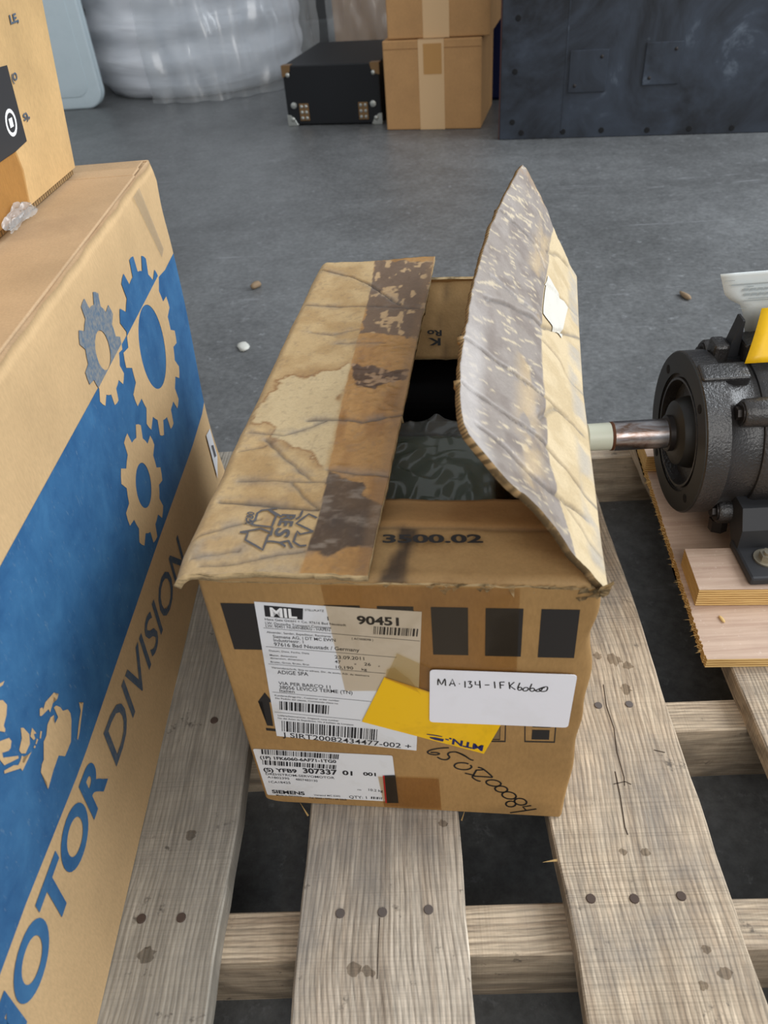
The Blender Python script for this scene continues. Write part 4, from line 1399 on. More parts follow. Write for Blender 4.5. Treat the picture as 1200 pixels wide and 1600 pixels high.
# ================================================================== wrapped motor inside the carton
wm = empty('wrapped_motor', tuple(Vector(BOX_O) + Matrix.Rotation(BOX_R, 3, 'Z') @ Vector((0.13, 0.2, 0.0065))), BOX_R,
           'dark green motor in crumpled clear plastic wrap inside the open box', 'motor')
lo_ = Vector((-0.13, -0.2, -0.0065))
bx = lambda name, lo, hi, mat, bv: box(name, Vector(lo) + lo_, Vector(hi) + lo_, mat, wm, bv, 3)
bx('housing', (0.066, 0.06, 0.0065), (0.20, 0.30, 0.188), M['green'], 0.012)
bx('end_bell', (0.07, 0.302, 0.03), (0.195, 0.335, 0.180), M['dark_metal'], 0.006)
lathe_obj('shaft', [(0.335 - 0.2, 0.012), (0.347 - 0.2, 0.012)], M['dark_metal'], wm, 20, 'Y', (0.0, 0.0, 0.095))
n, m = 90, 110
uu = np.linspace(0.035, 0.235, n)[:, None] + np.zeros((1, m))
vv = np.zeros((n, 1)) + np.linspace(0.03, 0.315, m)[None, :]
rd = 1 - 2 * np.abs(fbm(uu * 20, vv * 18, 2) - 0.5)
rd2 = 1 - 2 * np.abs(fbm(uu * 48 + 4, vv * 44 + 2, 2) - 0.5)
zz = 0.193 + 0.009 * rd ** 4 + 0.004 * rd2 ** 4 + 0.010 * fbm(uu * 15, vv * 15)
zz = zz - 0.12 * sst(0.195, 0.235, uu) - 0.12 * sst(0.07, 0.035, uu) - 0.10 * sst(0.06, 0.03, vv) - 0.06 * sst(0.300, 0.315, vv)
zz = np.clip(zz, 0.03, 0.262)
Pw = np.stack([uu, vv, zz], 2) + np.array(lo_)
F_ = [(i * m + j, (i + 1) * m + j, (i + 1) * m + j + 1, i * m + j + 1) for i in range(n - 1) for j in range(m - 1)]
mobj('plastic_wrap', Pw.reshape(-1, 3), F_, M['film'], wm, True)

# dark packing block added to stand in for shade at the carton's far end
fo_ = box('shade_filler', (-0.11, -0.055, 0.0), (0.11, 0.055, 0.185), plain('shade_black', lin(16, 16, 17), 0.95, 0, 0.1), None, 0.008, 2)
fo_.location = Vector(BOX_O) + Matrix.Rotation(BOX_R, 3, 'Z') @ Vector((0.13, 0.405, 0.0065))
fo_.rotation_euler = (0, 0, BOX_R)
tag(fo_, 'black packing block added as shade in the far end of the open box', 'filler')

# ================================================================== big motor carton on the left
LBW, LBD0, LBD1, LBH = 0.40, -0.26, 0.685, 0.402
lb = empty('motor_carton', (-0.2502, 0.1899, 0.0008), 0.0252, 'large tan carton printed with a blue band, gears and MOTOR DIVISION', 'box')


def lb_wob(V):
    V = V + np.array([-LBW, LBD0, 0])
    x, y, z = V[:, 0].copy(), V[:, 1].copy(), V[:, 2].copy()
    far = sst(LBD1 - 0.05, LBD1, y)
    V[:, 1] -= far * (0.030 * np.exp(-((z - 0.10) / 0.11) ** 2) + 0.006 * np.sin(z * 60) * sst(0.3, 0.4, z))
    top = sst(LBH - 0.02, LBH, z)
    edge = sst(-0.006, 0.0, x)
    V[:, 0] -= top * edge * (0.0025 + 0.0015 * np.sin(y * 75) * np.sin(y * 31))
    V[:, 2] -= top * edge * (0.0010 + 0.0008 * np.sin(y * 47 + 1))
    return V


carton_body('body', LBW, LBD1 - LBD0, LBH, 0.006, [M['ctn_light'], M['ctn_in'], M['ctn_top']], lb, 0.006, lb_wob, 40, True, step=0.012)
box('top_flap', (-LBW + 0.002, LBD0 + 0.002, LBH), (-0.0045, 0.626, LBH + 0.0026), M['ctn_top'], lb, 0.0012, 3)
box('top_flap', (-LBW + 0.002, 0.6285, LBH), (-0.007, 0.655, LBH + 0.0022), M['ctn_top'], lb, 0.0010, 2)
box('top_flap', (-LBW + 0.002, 0.6565, LBH), (-0.009, 0.6815, LBH + 0.0018), M['ctn_top'], lb, 0.0008, 2)
face = lambda off: (lambda s, z: (off, s, z))
# blue band
pr = Print(face(0.0003))
up_ = [(-0.255, 0.318)] + BAND_U[:-1] + [(0.6790, 0.3035)]
lo2 = [(0.6790, 0.1215)] + BAND_L[1:] + [(-0.255, 0.185)]
us = [p[0] for p in up_]
uz = [p[1] for p in up_]
lo2s = sorted(lo2)
ls = [p[0] for p in lo2s]
lz = [p[1] for p in lo2s]


def far_lim(z):
    return 0.6790 - 0.030 * math.exp(-((z - 0.10) / 0.11) ** 2)


ss_ = np.linspace(-0.255, 0.630, 40)
for s0, s1 in zip(ss_[:-1], ss_[1:]):
    pr.poly([(s0, np.interp(s0, ls, lz)), (s1, np.interp(s1, ls, lz)), (s1, np.interp(s1, us, uz)), (s0, np.interp(s0, us, uz))])
zs_ = np.linspace(0, 1, 14)
for a, b in zip(zs_[:-1], zs_[1:]):
    za, zb = [np.interp(0.630, ls, lz) + (np.interp(0.630, us, uz) - np.interp(0.630, ls, lz)) * k for k in (a, b)]
    ze, zf_ = [0.1215 + (0.3035 - 0.1215) * k for k in (a, b)]
    pr.poly([(0.630, za), (far_lim(ze), ze), (far_lim(zf_), zf_), (0.630, zb)])
pr.build('blue_band', M['blue'], lb)


def gear_bm(c, ro, rr, rh, n, ph, fm, clip=None):
    """toothed ring as a bmesh in face coordinates; clip=(z_line, keep_above)"""
    bm = bmesh.new()
    prof = []
    for k in range(n):
        a = 2 * math.pi * k / n + ph
        st = 2 * math.pi / n
        for (da, r) in ((-0.28, rr), (-0.17, ro), (0.0, ro * 1.005), (0.17, ro), (0.28, rr), (0.5, rr)):
            prof.append((a + da * st, r))
    K = len(prof)
    out = [bm.verts.new((0, c[0] + r * math.cos(t_), c[1] + r * math.sin(t_))) for t_, r in prof]
    inn = [bm.verts.new((0, c[0] + rh * math.cos(t_), c[1] + rh * math.sin(t_))) for t_, r in prof]
    for i in range(K):
        j = (i + 1) % K
        bm.faces.new((out[i], out[j], inn[j], inn[i]))
    if clip:
        bmesh.ops.bisect_plane(bm, geom=bm.verts[:] + bm.edges[:] + bm.faces[:], plane_co=(0, 0, clip[0]), plane_no=(0, 0, 1), clear_inner=clip[1], clear_outer=not clip[1])
    for v in bm.verts:
        v.co.x = fm
    return bm


bobj('gear_print', gear_bm((0.3955, 0.3285), 0.0475, 0.0375, 0.0165, 9, 0.35, 0.0006, (0.3118, True)), M['blue_grey'], lb)
bobj('gear_print', gear_bm((0.3955, 0.3285), 0.0475, 0.0375, 0.0165, 9, 0.35, 0.0006, (0.3118, False)), M['ctn_light'], lb)
bobj('gear_print', gear_bm((0.5195, 0.2668), 0.0895, 0.0745, 0.0420, 14, 0.1, 0.0006, (0.3098, True)), M['blue'], lb)
bobj('gear_print', gear_bm((0.5195, 0.2668), 0.0895, 0.0745, 0.0420, 14, 0.1, 0.0006, (0.3098, False)), M['ctn_light'], lb)
bobj('gear_print', gear_bm((0.3855, 0.1920), 0.0575, 0.0455, 0.0215, 9, 0.25, 0.0006), M['ctn_light'], lb)
pr = Print(face(0.0007))
for mp_ in MAPS:
    pr.poly(mp_)
pr.build('world_map_print', M['ctn_light'], lb)
Print(face(0.0005)).text('MOTOR', -0.0720, 0.1150, 0.2115, 0.0375, -0.095, 1).build('bold_lettering', M['blue'], lb)
Print(face(0.0005)).text('DIVISION', 0.1545, 0.0845, 0.272, 0.0385, -0.115, 0).build('thin_lettering', M['blue_thin'], lb)
skp = decal('paper_sticker', [(0.6190, 0.0920), (0.6420, 0.0870), (0.6440, 0.0420), (0.6200, 0.0230)], face(0.0016), M['label_paper'], lb)
decal('sticker_print', [(0.6280, 0.0700), (0.6380, 0.0640), (0.6390, 0.0460), (0.6290, 0.0500)], face(0.0019), M['grey_ink'], skp)
# scuffed tape strip near the top corner
decal('tape_strip', [(0.585, 0.395), (0.612, 0.396), (0.642, 0.322), (0.628, 0.318)], face(0.0009), M['scuff'], lb)

# ================================================================== carton stacked on it
UBZ = 0.4065
ub = empty('upper_carton', (-0.3412, 0.6416, UBZ), -0.0350, 'tan carton with black sticker stacked on the big motor carton', 'box')


def ub_wob(V):
    V = V + np.array([-0.26, -0.36, 0.0065])
    z = V[:, 2].copy()
    V[:, 0] += 0.07 * z
    V[:, 1] += 0.12 * z
    return V


carton_body('body', 0.26, 0.36 + 0.191, 0.33, 0.006, [M['ctn_upper'], M['ctn_in'], M['ctn_upper']], ub, 0.004, ub_wob, 16, True, 0.02)
box('bottom_edge', (-0.255, -0.355, 0.0), (-0.0025, 0.188, 0.0068), M['rim'], ub, 0.0008)
uface = lambda off: (lambda s, z: (off + 0.07 * z, s + 0.10 * z, z))
decal('black_sticker', [(-0.02, 0.120), (0.088, 0.113), (0.092, 0.054), (0.066, 0.052), (-0.02, 0.052)], uface(0.0008), M['sticker_black'], ub)
pr = Print(uface(0.0011))
for k in range(20):
    t0, t1 = 2 * math.pi * k / 20, 2 * math.pi * (k + 1) / 20
    pr.poly([(0.070 + 0.0105 * math.cos(t0), 0.0735 + 0.0105 * math.sin(t0)), (0.070 + 0.0105 * math.cos(t1), 0.0735 + 0.0105 * math.sin(t1)),
             (0.070 + 0.0075 * math.cos(t1), 0.0735 + 0.0075 * math.sin(t1)), (0.070 + 0.0075 * math.cos(t0), 0.0735 + 0.0075 * math.sin(t0))])
pr.poly([(0.0665, 0.0700), (0.0735, 0.0700), (0.0735, 0.0770), (0.0665, 0.0770)])
pr.build('ring_symbol', M['white_ink'], ub)
for (s, u_, w_, wd_, h_) in (('LE,', 0.1130, 0.1389, 0.0170, 0.0064), ('(O', 0.0915, 0.1001, 0.0110, 0.0056), ('S),', 0.0960, 0.0690, 0.0130, 0.0054)):
    Print(uface(0.0008)).text(s, u_, w_, wd_, h_, 0, 1).build('printed_word', M['blue_thin'], ub)
tpu = decal('brown_tape', [(0.0, 0.0520), (0.066, 0.0525), (0.0715, 0.036), (0.0680, 0.002), (-0.03, 0.002), (-0.03, 0.052)], uface(0.0013), M['tape_dark'], ub)
# crumpled end of clear film at the foot of the tape
n, m = 26, 18
aa = np.linspace(0, 1, n)[:, None] + np.zeros((1, m))
bb = np.zeros((n, 1)) + np.linspace(0, 1, m)[None, :]
yy = 0.005 + 0.060 * aa
hz_ = 0.002 + 0.014 * bb * (0.4 + 0.6 * np.sin(np.pi * aa)) + 0.006 * fbm(aa * 7, bb * 5)
xx = 0.003 + 0.0035 * (1 - 2 * np.abs(fbm(aa * 5, bb * 4, 2) - .5)) ** 2 + 0.006 * (1 - bb)
Pc = np.stack([xx, yy, hz_], 2)
F_ = [(i * m + j, (i + 1) * m + j, (i + 1) * m + j + 1, i * m + j + 1) for i in range(n - 1) for j in range(m - 1)]
mobj('torn_film', Pc.reshape(-1, 3), F_, film('milky_film', (0.85, 0.84, 0.82), 0.06, 0.3, 0, 1, 0.28), ub, True)

# ================================================================== plywood sheet, runners
def extrude_outline(name, pts, z0, z1, mats, parent=None):
    """pts: outline (world xy); top/bottom material 0, edge material 1"""
    n = len(pts)
    bm = bmesh.new()
    a = [bm.verts.new((x, y, z0)) for x, y in pts]
    b = [bm.verts.new((x, y, z1)) for x, y in pts]
    ft = bm.faces.new(b)
    fb = bm.faces.new(a[::-1])
    for i in range(n):
        j = (i + 1) % n
        f = bm.faces.new((a[i], a[j], b[j], b[i]))
        f.material_index = 1
    bmesh.ops.triangulate(bm, faces=[ft, fb])
    bmesh.ops.recalc_face_normals(bm, faces=bm.faces)
    me = bpy.data.meshes.new(name)
    bm.to_mesh(me)
    bm.free()
    return link(name, me, mats, parent)


rp = random.Random(5)


def ragged(x0, y0, x1, y1, n, amp):
    out = []
    for i in range(n):
        s = i / (n - 1)
        j = amp * (rp.random() - 0.5) * (0.3 + rp.random())
        if rp.random() < 0.2:
            j -= amp * 0.9 * rp.random()
        out.append((x0 + (x1 - x0) * s + j, y0 + (y1 - y0) * s))
    return out


PX, PY = 0.45, 0.66
sh = ragged(0.2715, 0.4885, 0.3005, 0.900, 260, 0.0016)
sheet = extrude_outline('plywood_sheet', [(x - PX, y - PY) for x, y in [(0.72, 0.470)] + [(0.272, 0.4855)] + sh + [(0.72, 0.900)]], 0.0004, 0.0125, [M['ply_face'], M['ply_edge']])
sheet.location = (PX, PY, 0.0)
bm = bmesh.new()
for i in range(120):
    y_ = 0.50 + 0.39 * rp.random() ** 1.2
    x_ = 0.2715 + (0.3005 - 0.2715) * (y_ - 0.4885) / (0.900 - 0.4885)
    L_ = 0.002 + 0.006 * rp.random() ** 2
    z_ = 0.003 + 0.009 * rp.random()
    w_ = 0.0005 + 0.0006 * rp.random()
    P3 = [(x_ + 0.002, y_ - w_, z_), (x_ + 0.002, y_ + w_, z_), (x_ - L_, y_ + 0.004 * (rp.random() - 0.5), z_ - 0.002 * rp.random())]
    bm.faces.new([bm.verts.new((a - PX, b - PY, c)) for a, b, c in P3])
bobj('edge_splinters', bm, M['splinter'], sheet)['kind'] = 'stuff'
tag(sheet, 'thin plywood sheet lying on the pallet under the motor runners', 'plywood')
for (pts, lab_) in (([(0.2815, 0.556), (0.69, 0.536), (0.69, 0.600), (0.2850, 0.618)], 'thick plywood strip under the near foot of the black motor'),
                    ([(0.2890, 0.790), (0.69, 0.775), (0.69, 0.838), (0.2920, 0.850)], 'thick plywood strip under the far side of the black motor')):
    c_ = [(x - PX, y - pts[0][1]) for x, y in pts]
    st = extrude_outline('plywood_runner', c_, 0.0, 0.0235, [M['ply_face'], M['ply_edge']])
    st.location = (PX, pts[0][1], 0.0128)
    tag(st, lab_, 'plywood', 'plywood runners')

# ================================================================== black electric motor
MX, MY, MZ = 0.287, 0.708, 0.1275
RT = 0.0364                                  # runner top
mo = empty('electric_motor', (0.42, MY, RT), 0, 'black cast iron electric motor with bare steel shaft on plywood runners', 'motor')
mc = (MX - 0.42, 0.0, MZ - RT)               # flange face centre, motor local
lathe_obj('end_bell', [(0.012, 0.036), (0.012, 0.0555), (0.0, 0.0575), (0.0, 0.0600), (0.003, 0.0605), (0.003, 0.0640), (0.0005, 0.0645), (0.0, 0.0870), (0.0012, 0.0885), (0.024, 0.0885), (0.027, 0.0860), (0.034, 0.0815), (0.056, 0.0800), (0.060, 0.0820), (0.060, 0.03)],
          M['cast'], mo, 96, 'X', mc)
fb_ = bmesh.new()
# machined face ring
vs1, fs1 = lathe([(-0.0008, 0.0648), (-0.0008, 0.0868), (0.0003, 0.0872), (0.0003, 0.0646)], 96, 'X', mc)
bv = [fb_.verts.new(v) for v in vs1]
for f in fs1[:-2]:
    fb_.faces.new([bv[i] for i in f])
fo = bobj('flange_face', fb_, M['flange'], mo)
shade_auto(fo, 30)
for k in range(4):
    a = math.radians(38 + 90 * k)
    cy_, cz_ = 0.0745 * math.cos(a), 0.0745 * math.sin(a)
    lathe_obj('bolt_hole', [(-0.0012, 0.0048), (0.0002, 0.0048)], M['dark'], fo, 16, 'X', (mc[0], cy_, mc[2] + cz_), False)
lathe_obj('bearing_boss', [(0.013, 0.0400), (0.006, 0.0385), (-0.003, 0.0350), (-0.006, 0.0290), (-0.007, 0.0215), (-0.007, 0.015)], M['flange'], mo, 64, 'X', mc)
lathe_obj('collar', [(-0.0065, 0.0200), (-0.0125, 0.0198), (-0.0135, 0.0160)], M['bolt_dark'], mo, 40, 'X', mc)
sh_ = lathe_obj('shaft', [(-0.0125, 0.0163), (-0.0700, 0.0163), (-0.0708, 0.0155)], M['shaft'], mo, 48, 'X', mc)
lathe_obj('rust_ring', [(-0.0700, 0.0150), (-0.0704, 0.0159), (-0.0728, 0.0159), (-0.0732, 0.0150)], M['rust'], sh_, 40, 'X', mc)
lathe_obj('shaft_end', [(-0.0728, 0.0152), (-0.098, 0.0150), (-0.1, 0.0135)], M['grease'], sh_, 40, 'X', mc)
lathe_obj('frame', [(0.058, 0.05), (0.058, 0.0845), (0.0615, 0.0868), (0.300, 0.0868), (0.303, 0.084), (0.303, 0.05)], M['cast'], mo, 96, 'X', mc)


def hexbolt(parent, p, axis, r, hgt, mat, name='bolt', washer=True, neck=0.0):
    rot = Vector((0, 0, 1)).rotation_difference(Vector(axis)).to_matrix().to_4x4()
    bm = bmesh.new()
    if neck > 0:
        bmesh.ops.create_cone(bm, cap_ends=True, segments=16, radius1=r * 0.55, radius2=r * 0.55, depth=neck * 2 + hgt)
    g = bmesh.ops.create_cone(bm, cap_ends=True, segments=6, radius1=r, radius2=r, depth=hgt, matrix=Matrix.Translation((0, 0, hgt / 2)))
    if washer:
        bmesh.ops.create_cone(bm, cap_ends=True, segments=24, radius1=r * 1.6, radius2=r * 1.6, depth=0.0024, matrix=Matrix.Translation((0, 0, 0.0004)))
    bmesh.ops.transform(bm, matrix=Matrix.Translation(p) @ rot, verts=bm.verts)
    return bobj(name, bm, mat, parent)


# tie-bolt lugs around the end bell
for k, adeg in enumerate((225, 45, 135, 315)):
    a = math.radians(adeg)
    cy_, cz_ = 0.088 * math.cos(a), 0.088 * math.sin(a)
    lathe_obj('bolt_lug', [(0.034, 0.004), (0.034, 0.0125), (0.036, 0.0140), (0.060, 0.0150), (0.060, 0.004)], M['cast'], mo, 24, 'X', (mc[0], cy_, mc[2] + cz_))
    hexbolt(mo, Vector((mc[0] + 0.034, cy_, mc[2] + cz_)), (-1, 0, 0), 0.0068, 0.0055, M['bolt_dark'], 'tie_bolt', True)
# raised pads on the bell
for (a0, x0, x1, r1, wd) in ((14, 0.0015, 0.050, 0.0915, 0.024), (-60, 0.0015, 0.050, 0.0915, 0.024)):
    a = math.radians(a0 + 90)
    mt = Matrix.Translation((mc[0], 0, mc[2])) @ Matrix.Rotation(math.radians(a0), 4, 'X')
    box('cast_pad', (x0, -wd / 2, 0.070), (x1, wd / 2, r1), M['cast'], mo, 0.0035, 3, mt)
# ribs along the frame
for a0 in (-62, -48, 100, 116, 132):
    mt = Matrix.Translation((mc[0], 0, mc[2])) @ Matrix.Rotation(math.radians(a0), 4, 'X')
    box('frame_rib', (0.075, -0.0025, 0.080), (0.290, 0.0025, 0.0915), M['cast'], mo, 0.0015, 1, mt)


def foot(sgn, dx=0.0):
    """welded foot: plate with a sloping web up to the frame"""
    bm = bmesh.new()
    add_box(bm, (-0.088, 0, 0.0), (-0.004, 0.062, 0.0105), 0.003, 2)
    prof = [(0.046, 0.004), (0.062, 0.004), (0.092, 0.040), (0.092, 0.055), (0.058, 0.055), (0.046, 0.034)]
    for x0, x1 in ((-0.086, -0.074), (-0.074, -0.006)):
        a = [bm.verts.new((x0, y, z)) for y, z in prof]
        b = [bm.verts.new((x1, y, z)) for y, z in prof]
        bm.faces.new(a)
        bm.faces.new(b[::-1])
        for i in range(len(prof)):
            j = (i + 1) % len(prof)
            bm.faces.new((a[i], b[i], b[j], a[j]))
    for v in bm.verts:
        y = v.co.y - 0.1500
        v.co.x += dx
        v.co.y = y if sgn < 0 else -y
    o = bobj('foot', bm, M['foot'], mo)
    hexbolt(o, Vector((-0.062 + dx, sgn * 0.122, 0.0107)), (0, 0, 1), 0.0085, 0.0075, M['zinc'], 'foot_bolt', True, 0.006)
    return o


for sg in (-1, 1):
    foot(sg)
    foot(sg, 0.165)
hexbolt(mo, Vector((mc[0] + 0.045, -0.052, mc[2] - 0.083)), (0, -0.2, -1), 0.010, 0.014, M['bolt_dark'], 'drain_plug', False)
# bosses on top of the frame and the lifting eye
box('top_boss', (mc[0] + 0.026, 0.010, mc[2] + 0.074), (mc[0] + 0.042, 0.034, mc[2] + 0.098), M['cast'], mo, 0.004, 2)
box('top_boss', (mc[0] + 0.054, 0.004, mc[2] + 0.080), (mc[0] + 0.090, 0.036, mc[2] + 0.100), M['cast'], mo, 0.003, 2)
bm = bmesh.new()
add_box(bm, (mc[0] + 0.040, 0.016, mc[2] + 0.080), (mc[0] + 0.054, 0.032, mc[2] + 0.122), 0.001)
for v in bm.verts:
    if v.co.z > mc[2] + 0.1:
        v.co.x = mc[0] + 0.052 + (v.co.x - mc[0] - 0.052) * 0.2
bobj('lifting_eye', bm, M['foot'], mo)

# paper document standing on the motor, and the yellow tag in front of it
n, m = 24, 16
outl = lambda b: np.interp(b, [0.0, 0.38, 0.52, 0.62, 0.70, 1.0], [0.0490, 0.0370, 0.0310, 0.0170, 0.0110, 0.0])
aa = np.zeros((n, 1)) + np.linspace(0, 1, m)[None, :]
bb = np.linspace(0, 1, n)[:, None] + np.zeros((1, m))
left = outl(bb)
xx = 0.307 + left + (0.24 - left) * aa
zz = 0.2165 + 0.080 * bb
yy = 0.752 - 0.020 * bb + 0.002 * np.sin(aa * 5) * bb
Pp = np.stack([xx, yy, zz], 2)
F_ = [(i * m + j, i * m + j + 1, (i + 1) * m + j + 1, (i + 1) * m + j) for i in range(n - 1) for j in range(m - 1)]
base_ = np.array([0.42, 0.752, 0.2165])
dc = mobj('paper_document', (Pp - base_).reshape(-1, 3), F_, M['doc_paper'], None, True)
dc.location = tuple(base_)
md = dc.modifiers.new('thickness', 'SOLIDIFY')
md.thickness = 0.0006
tag(dc, 'white printed document sheet standing on top of the black motor', 'paper')
pr = Print(lambda x, z: (x - 0.42, (0.752 - 0.020 * ((z - 0.2195) / 0.080) + 0.002 * math.sin((x - 0.307) / 0.24 * 5) * ((z - 0.2195) / 0.080)) - 0.0030 - 0.752, z - 0.2230))
for (x0, x1, z_, w_) in ((0.312, 0.322, 0.2965, 0.0007), (0.320, 0.365, 0.2910, 0.0016), (0.337, 0.343, 0.2880, 0.001), (0.334, 0.339, 0.2845, 0.003), (0.341, 0.346, 0.2845, 0.003), (0.348, 0.353, 0.2845, 0.003), (0.355, 0.360, 0.2845, 0.003), (0.337, 0.342, 0.2785, 0.003), (0.344, 0.349, 0.2785, 0.003), (0.351, 0.356, 0.2785, 0.003), (0.358, 0.363, 0.2785, 0.003), (0.342, 0.38, 0.2735, 0.0008), (0.338, 0.38, 0.2710, 0.0010), (0.336, 0.344, 0.2620, 0.001)):
    k = 6
    for i in range(k):
        pr.poly([(x0 + (x1 - x0) * i / k, z_ - w_ / 2), (x0 + (x1 - x0) * (i + 1) / k, z_ - w_ / 2), (x0 + (x1 - x0) * (i + 1) / k, z_ + w_ / 2), (x0 + (x1 - x0) * i / k, z_ + w_ / 2)])
pr.build('printed_lines', plain('faint_print', lin(176, 186, 190), 0.8), dc)
bm = bmesh.new()
yq = [(0.3325, 0.6930, 0.2165), (0.4300, 0.6930, 0.2165), (0.4300, 0.7300, 0.2580), (0.3515, 0.7300, 0.2590)]
b0 = Vector((0.37, 0.6930, 0.2165))
bm.faces.new([bm.verts.new(Vector(p) - b0) for p in yq])
bmesh.ops.subdivide_edges(bm, edges=bm.edges[:], cuts=6, use_grid_fill=True)
for v in bm.verts:
    v.co.y -= 0.004 * math.sin(v.co.z * 50)
bmesh.ops.solidify(bm, geom=bm.faces[:], thickness=0.0006)
yt = bobj('yellow_tag', bm, M['yellow_paper'], None, True)
yt.location = b0 + Vector((0, -0.004, 0.0035))
tag(yt, 'plain yellow tag resting on the black motor in front of the document', 'tag')

# ================================================================== goods along the back of the place
def placed(name, xy, rz, label, cat, group=None, z=FLOOR_Z):
    return empty(name, (xy[0], xy[1], z), rz, label, cat, group)


# storage cartons
def storage_carton(root, w, d, h, tape_u, overlap):
    box('body', (0, 0, 0.0005), (w, d, h), M['ctn_back'], root, 0.004, 2)
    box('packing_tape', (tape_u[0], -0.0012, 0.001), (tape_u[1], 0.0, h + 0.0008), M['tape_buff'], root)
    box('packing_tape', (tape_u[0], -0.0012, h - 0.0002), (tape_u[1], d, h + 0.0010), M['tape_buff'], root)
    if overlap:
        box('tape_overlap', (tape_u[0] + 0.018, -0.0022, h - 0.105), (tape_u[1] - 0.008, -0.0012, h - 0.012), plain('amber_tape', lin(186, 140, 84), 0.35), root)
    box('lid_seam', (0.002, -0.0010, h - 0.0265), (w - 0.002, 0.0, h - 0.0250), plain('dark_seam_card', lin(134, 98, 62), 0.9), root)  # narrow darker brown strip along the lid seam


c1 = placed('storage_carton', (-0.048, 3.085), -0.215, 'lower plain brown storage carton taped down the middle', 'box', 'stacked storage cartons')
storage_carton(c1, 0.346, 0.36, 0.284, (0.126, 0.216), True)
c2 = placed('storage_carton', (-0.028, 3.092), -0.215, 'upper plain brown storage carton resting on another carton', 'box', 'stacked storage cartons', FLOOR_Z + 0.2856)
storage_carton(c2, 0.354, 0.36, 0.30, (0.126, 0.216), False)

# black case with metal corners
cs = placed('equipment_case', (-0.430, 3.262), -0.215, 'black equipment case with metal corners beside the storage cartons', 'case')
CW, CD, CH = 0.372, 0.50, 0.205
box('body', (0, 0, 0.004), (CW, CD, CH), M['case'], cs, 0.004, 2)
for sx in (0, 1):
    for top in (1, 0):
        x0 = CW if sx else 0.0
        z0 = CH if top else 0.004
        dx = -1 if sx else 1
        dz = -1 if top else 1
        bm = bmesh.new()
        pts = [(0, 0), (0.036, 0), (0.032, 0.020), (0.020, 0.034), (0, 0.040)] if top else [(0, 0), (0.042, 0), (0.030, 0.022), (0.014, 0.036), (0, 0.038)]
        a = [bm.verts.new((x0 + dx * (p[0] - 0.002), -0.003, z0 + dz * (p[1] - 0.002))) for p in pts]
        b = [bm.verts.new((x0 + dx * (p[0] - 0.002), 0.002, z0 + dz * (p[1] - 0.002))) for p in pts]
        bm.faces.new(a)
        bm.faces.new(b)
        for i in range(5):
            j = (i + 1) % 5
            bm.faces.new((a[i], a[j], b[j], b[i]))
        bmesh.ops.bevel(bm, geom=bm.edges[:], offset=0.0006, segments=1, affect='EDGES')
        if top:
            add_box(bm, (min(x0 + dx * -0.002, x0 + dx * 0.034), -0.002, CH - 0.002), (max(x0 + dx * -0.002, x0 + dx * 0.034), 0.03, CH + 0.002), 0.001)
        else:
            add_box(bm, (min(x0 - dx * 0.002, x0 + dx * 0.034), -0.002, 0.0), (max(x0 - dx * 0.002, x0 + dx * 0.034), 0.03, 0.006), 0.001)
        co = bobj('corner_guard', bm, M['brass'] if top else M['steel'], cs)
        bm = bmesh.new()
        rz_ = z0 + dz * (0.030 if top else 0.020)
        bmesh.ops.create_uvsphere(bm, u_segments=12, v_segments=8, radius=0.0085)
        bmesh.ops.scale(bm, vec=(1, 0.5, 1), verts=bm.verts)
        bmesh.ops.translate(bm, vec=(x0 + dx * 0.021, -0.004, rz_), verts=bm.verts)
        bobj('rivet', bm, M['steel'], co, True)
    # foot stud and latch plate
    xs = 0.030 if sx == 0 else CW - 0.030
    lathe_obj('stud', [(-0.007, 0.004), (-0.005, 0.011), (0.001, 0.012)], M['steel'], cs, 20, 'Y', (xs, 0, 0.072))
    xl = 0.050 if sx == 0 else CW - 0.088
    bm = bmesh.new()
    add_box(bm, (xl, -0.004, 0.018), (xl + 0.038, 0.0005, 0.078), 0.0015)
    la = bobj('latch_plate', bm, M['brass'], cs)
    for q in range(3):
        for s in range(2):
            lathe_obj('screw', [(-0.0065, 0.003), (-0.004, 0.006)], M['steel'], la, 10, 'Y', (xl + 0.010 + 0.018 * s, 0, 0.028 + 0.020 * q), False)

# black panel with bolt holes and cover plates
bp = placed('black_panel', (0.337, 2.842), -0.1656, 'large scuffed black metal panel with bolt holes and two cover plates', 'panel')
box('sheet', (0, 0, 0.0005), (1.75, 0.035, 1.55), M['panel'], bp, 0.002, 1)
box('rusty_edge', (-0.004, 0.004, 0.0005), (0.0, 0.034, 1.55), M['panel_edge'], bp)
for (x, z) in ((.050, .353), (.045, .205), (.042, .055), (.073, .021), (.211, .021), (.336, .022), (.483, .018), (.615, .018), (.747, .017), (.88, .017), (1.02, .017), (.052, .50), (.053, .65), (.055, .80)):
    lathe_obj('bolt_hole', [(-0.0015, 0.0065), (-0.0012, 0.0085), (0.0005, 0.0095)], M['dark'], bp, 16, 'Y', (x, 0, z), False)
for (x0, x1, z0, z1) in ((0.217, 0.335, 0.138, 0.258), (0.447, 0.557, 0.152, 0.270)):
    pl = box('cover_plate', (x0, -0.005, z0), (x1, 0.0005, z1), M['panel'], bp, 0.0012, 1)
    for (x, z) in ((x0 + 0.02, z0 + 0.02), (x1 - 0.02, z1 - 0.02)):
        lathe_obj('screw', [(-0.0075, 0.002), (-0.006, 0.005), (-0.004, 0.006)], M['bolt_dark'], pl, 12, 'Y', (x, 0, z), False)
box('seam_strip', (0.2045, -0.0015, 0.02), (0.2075, 0.0003, 1.54), M['panel'], bp)

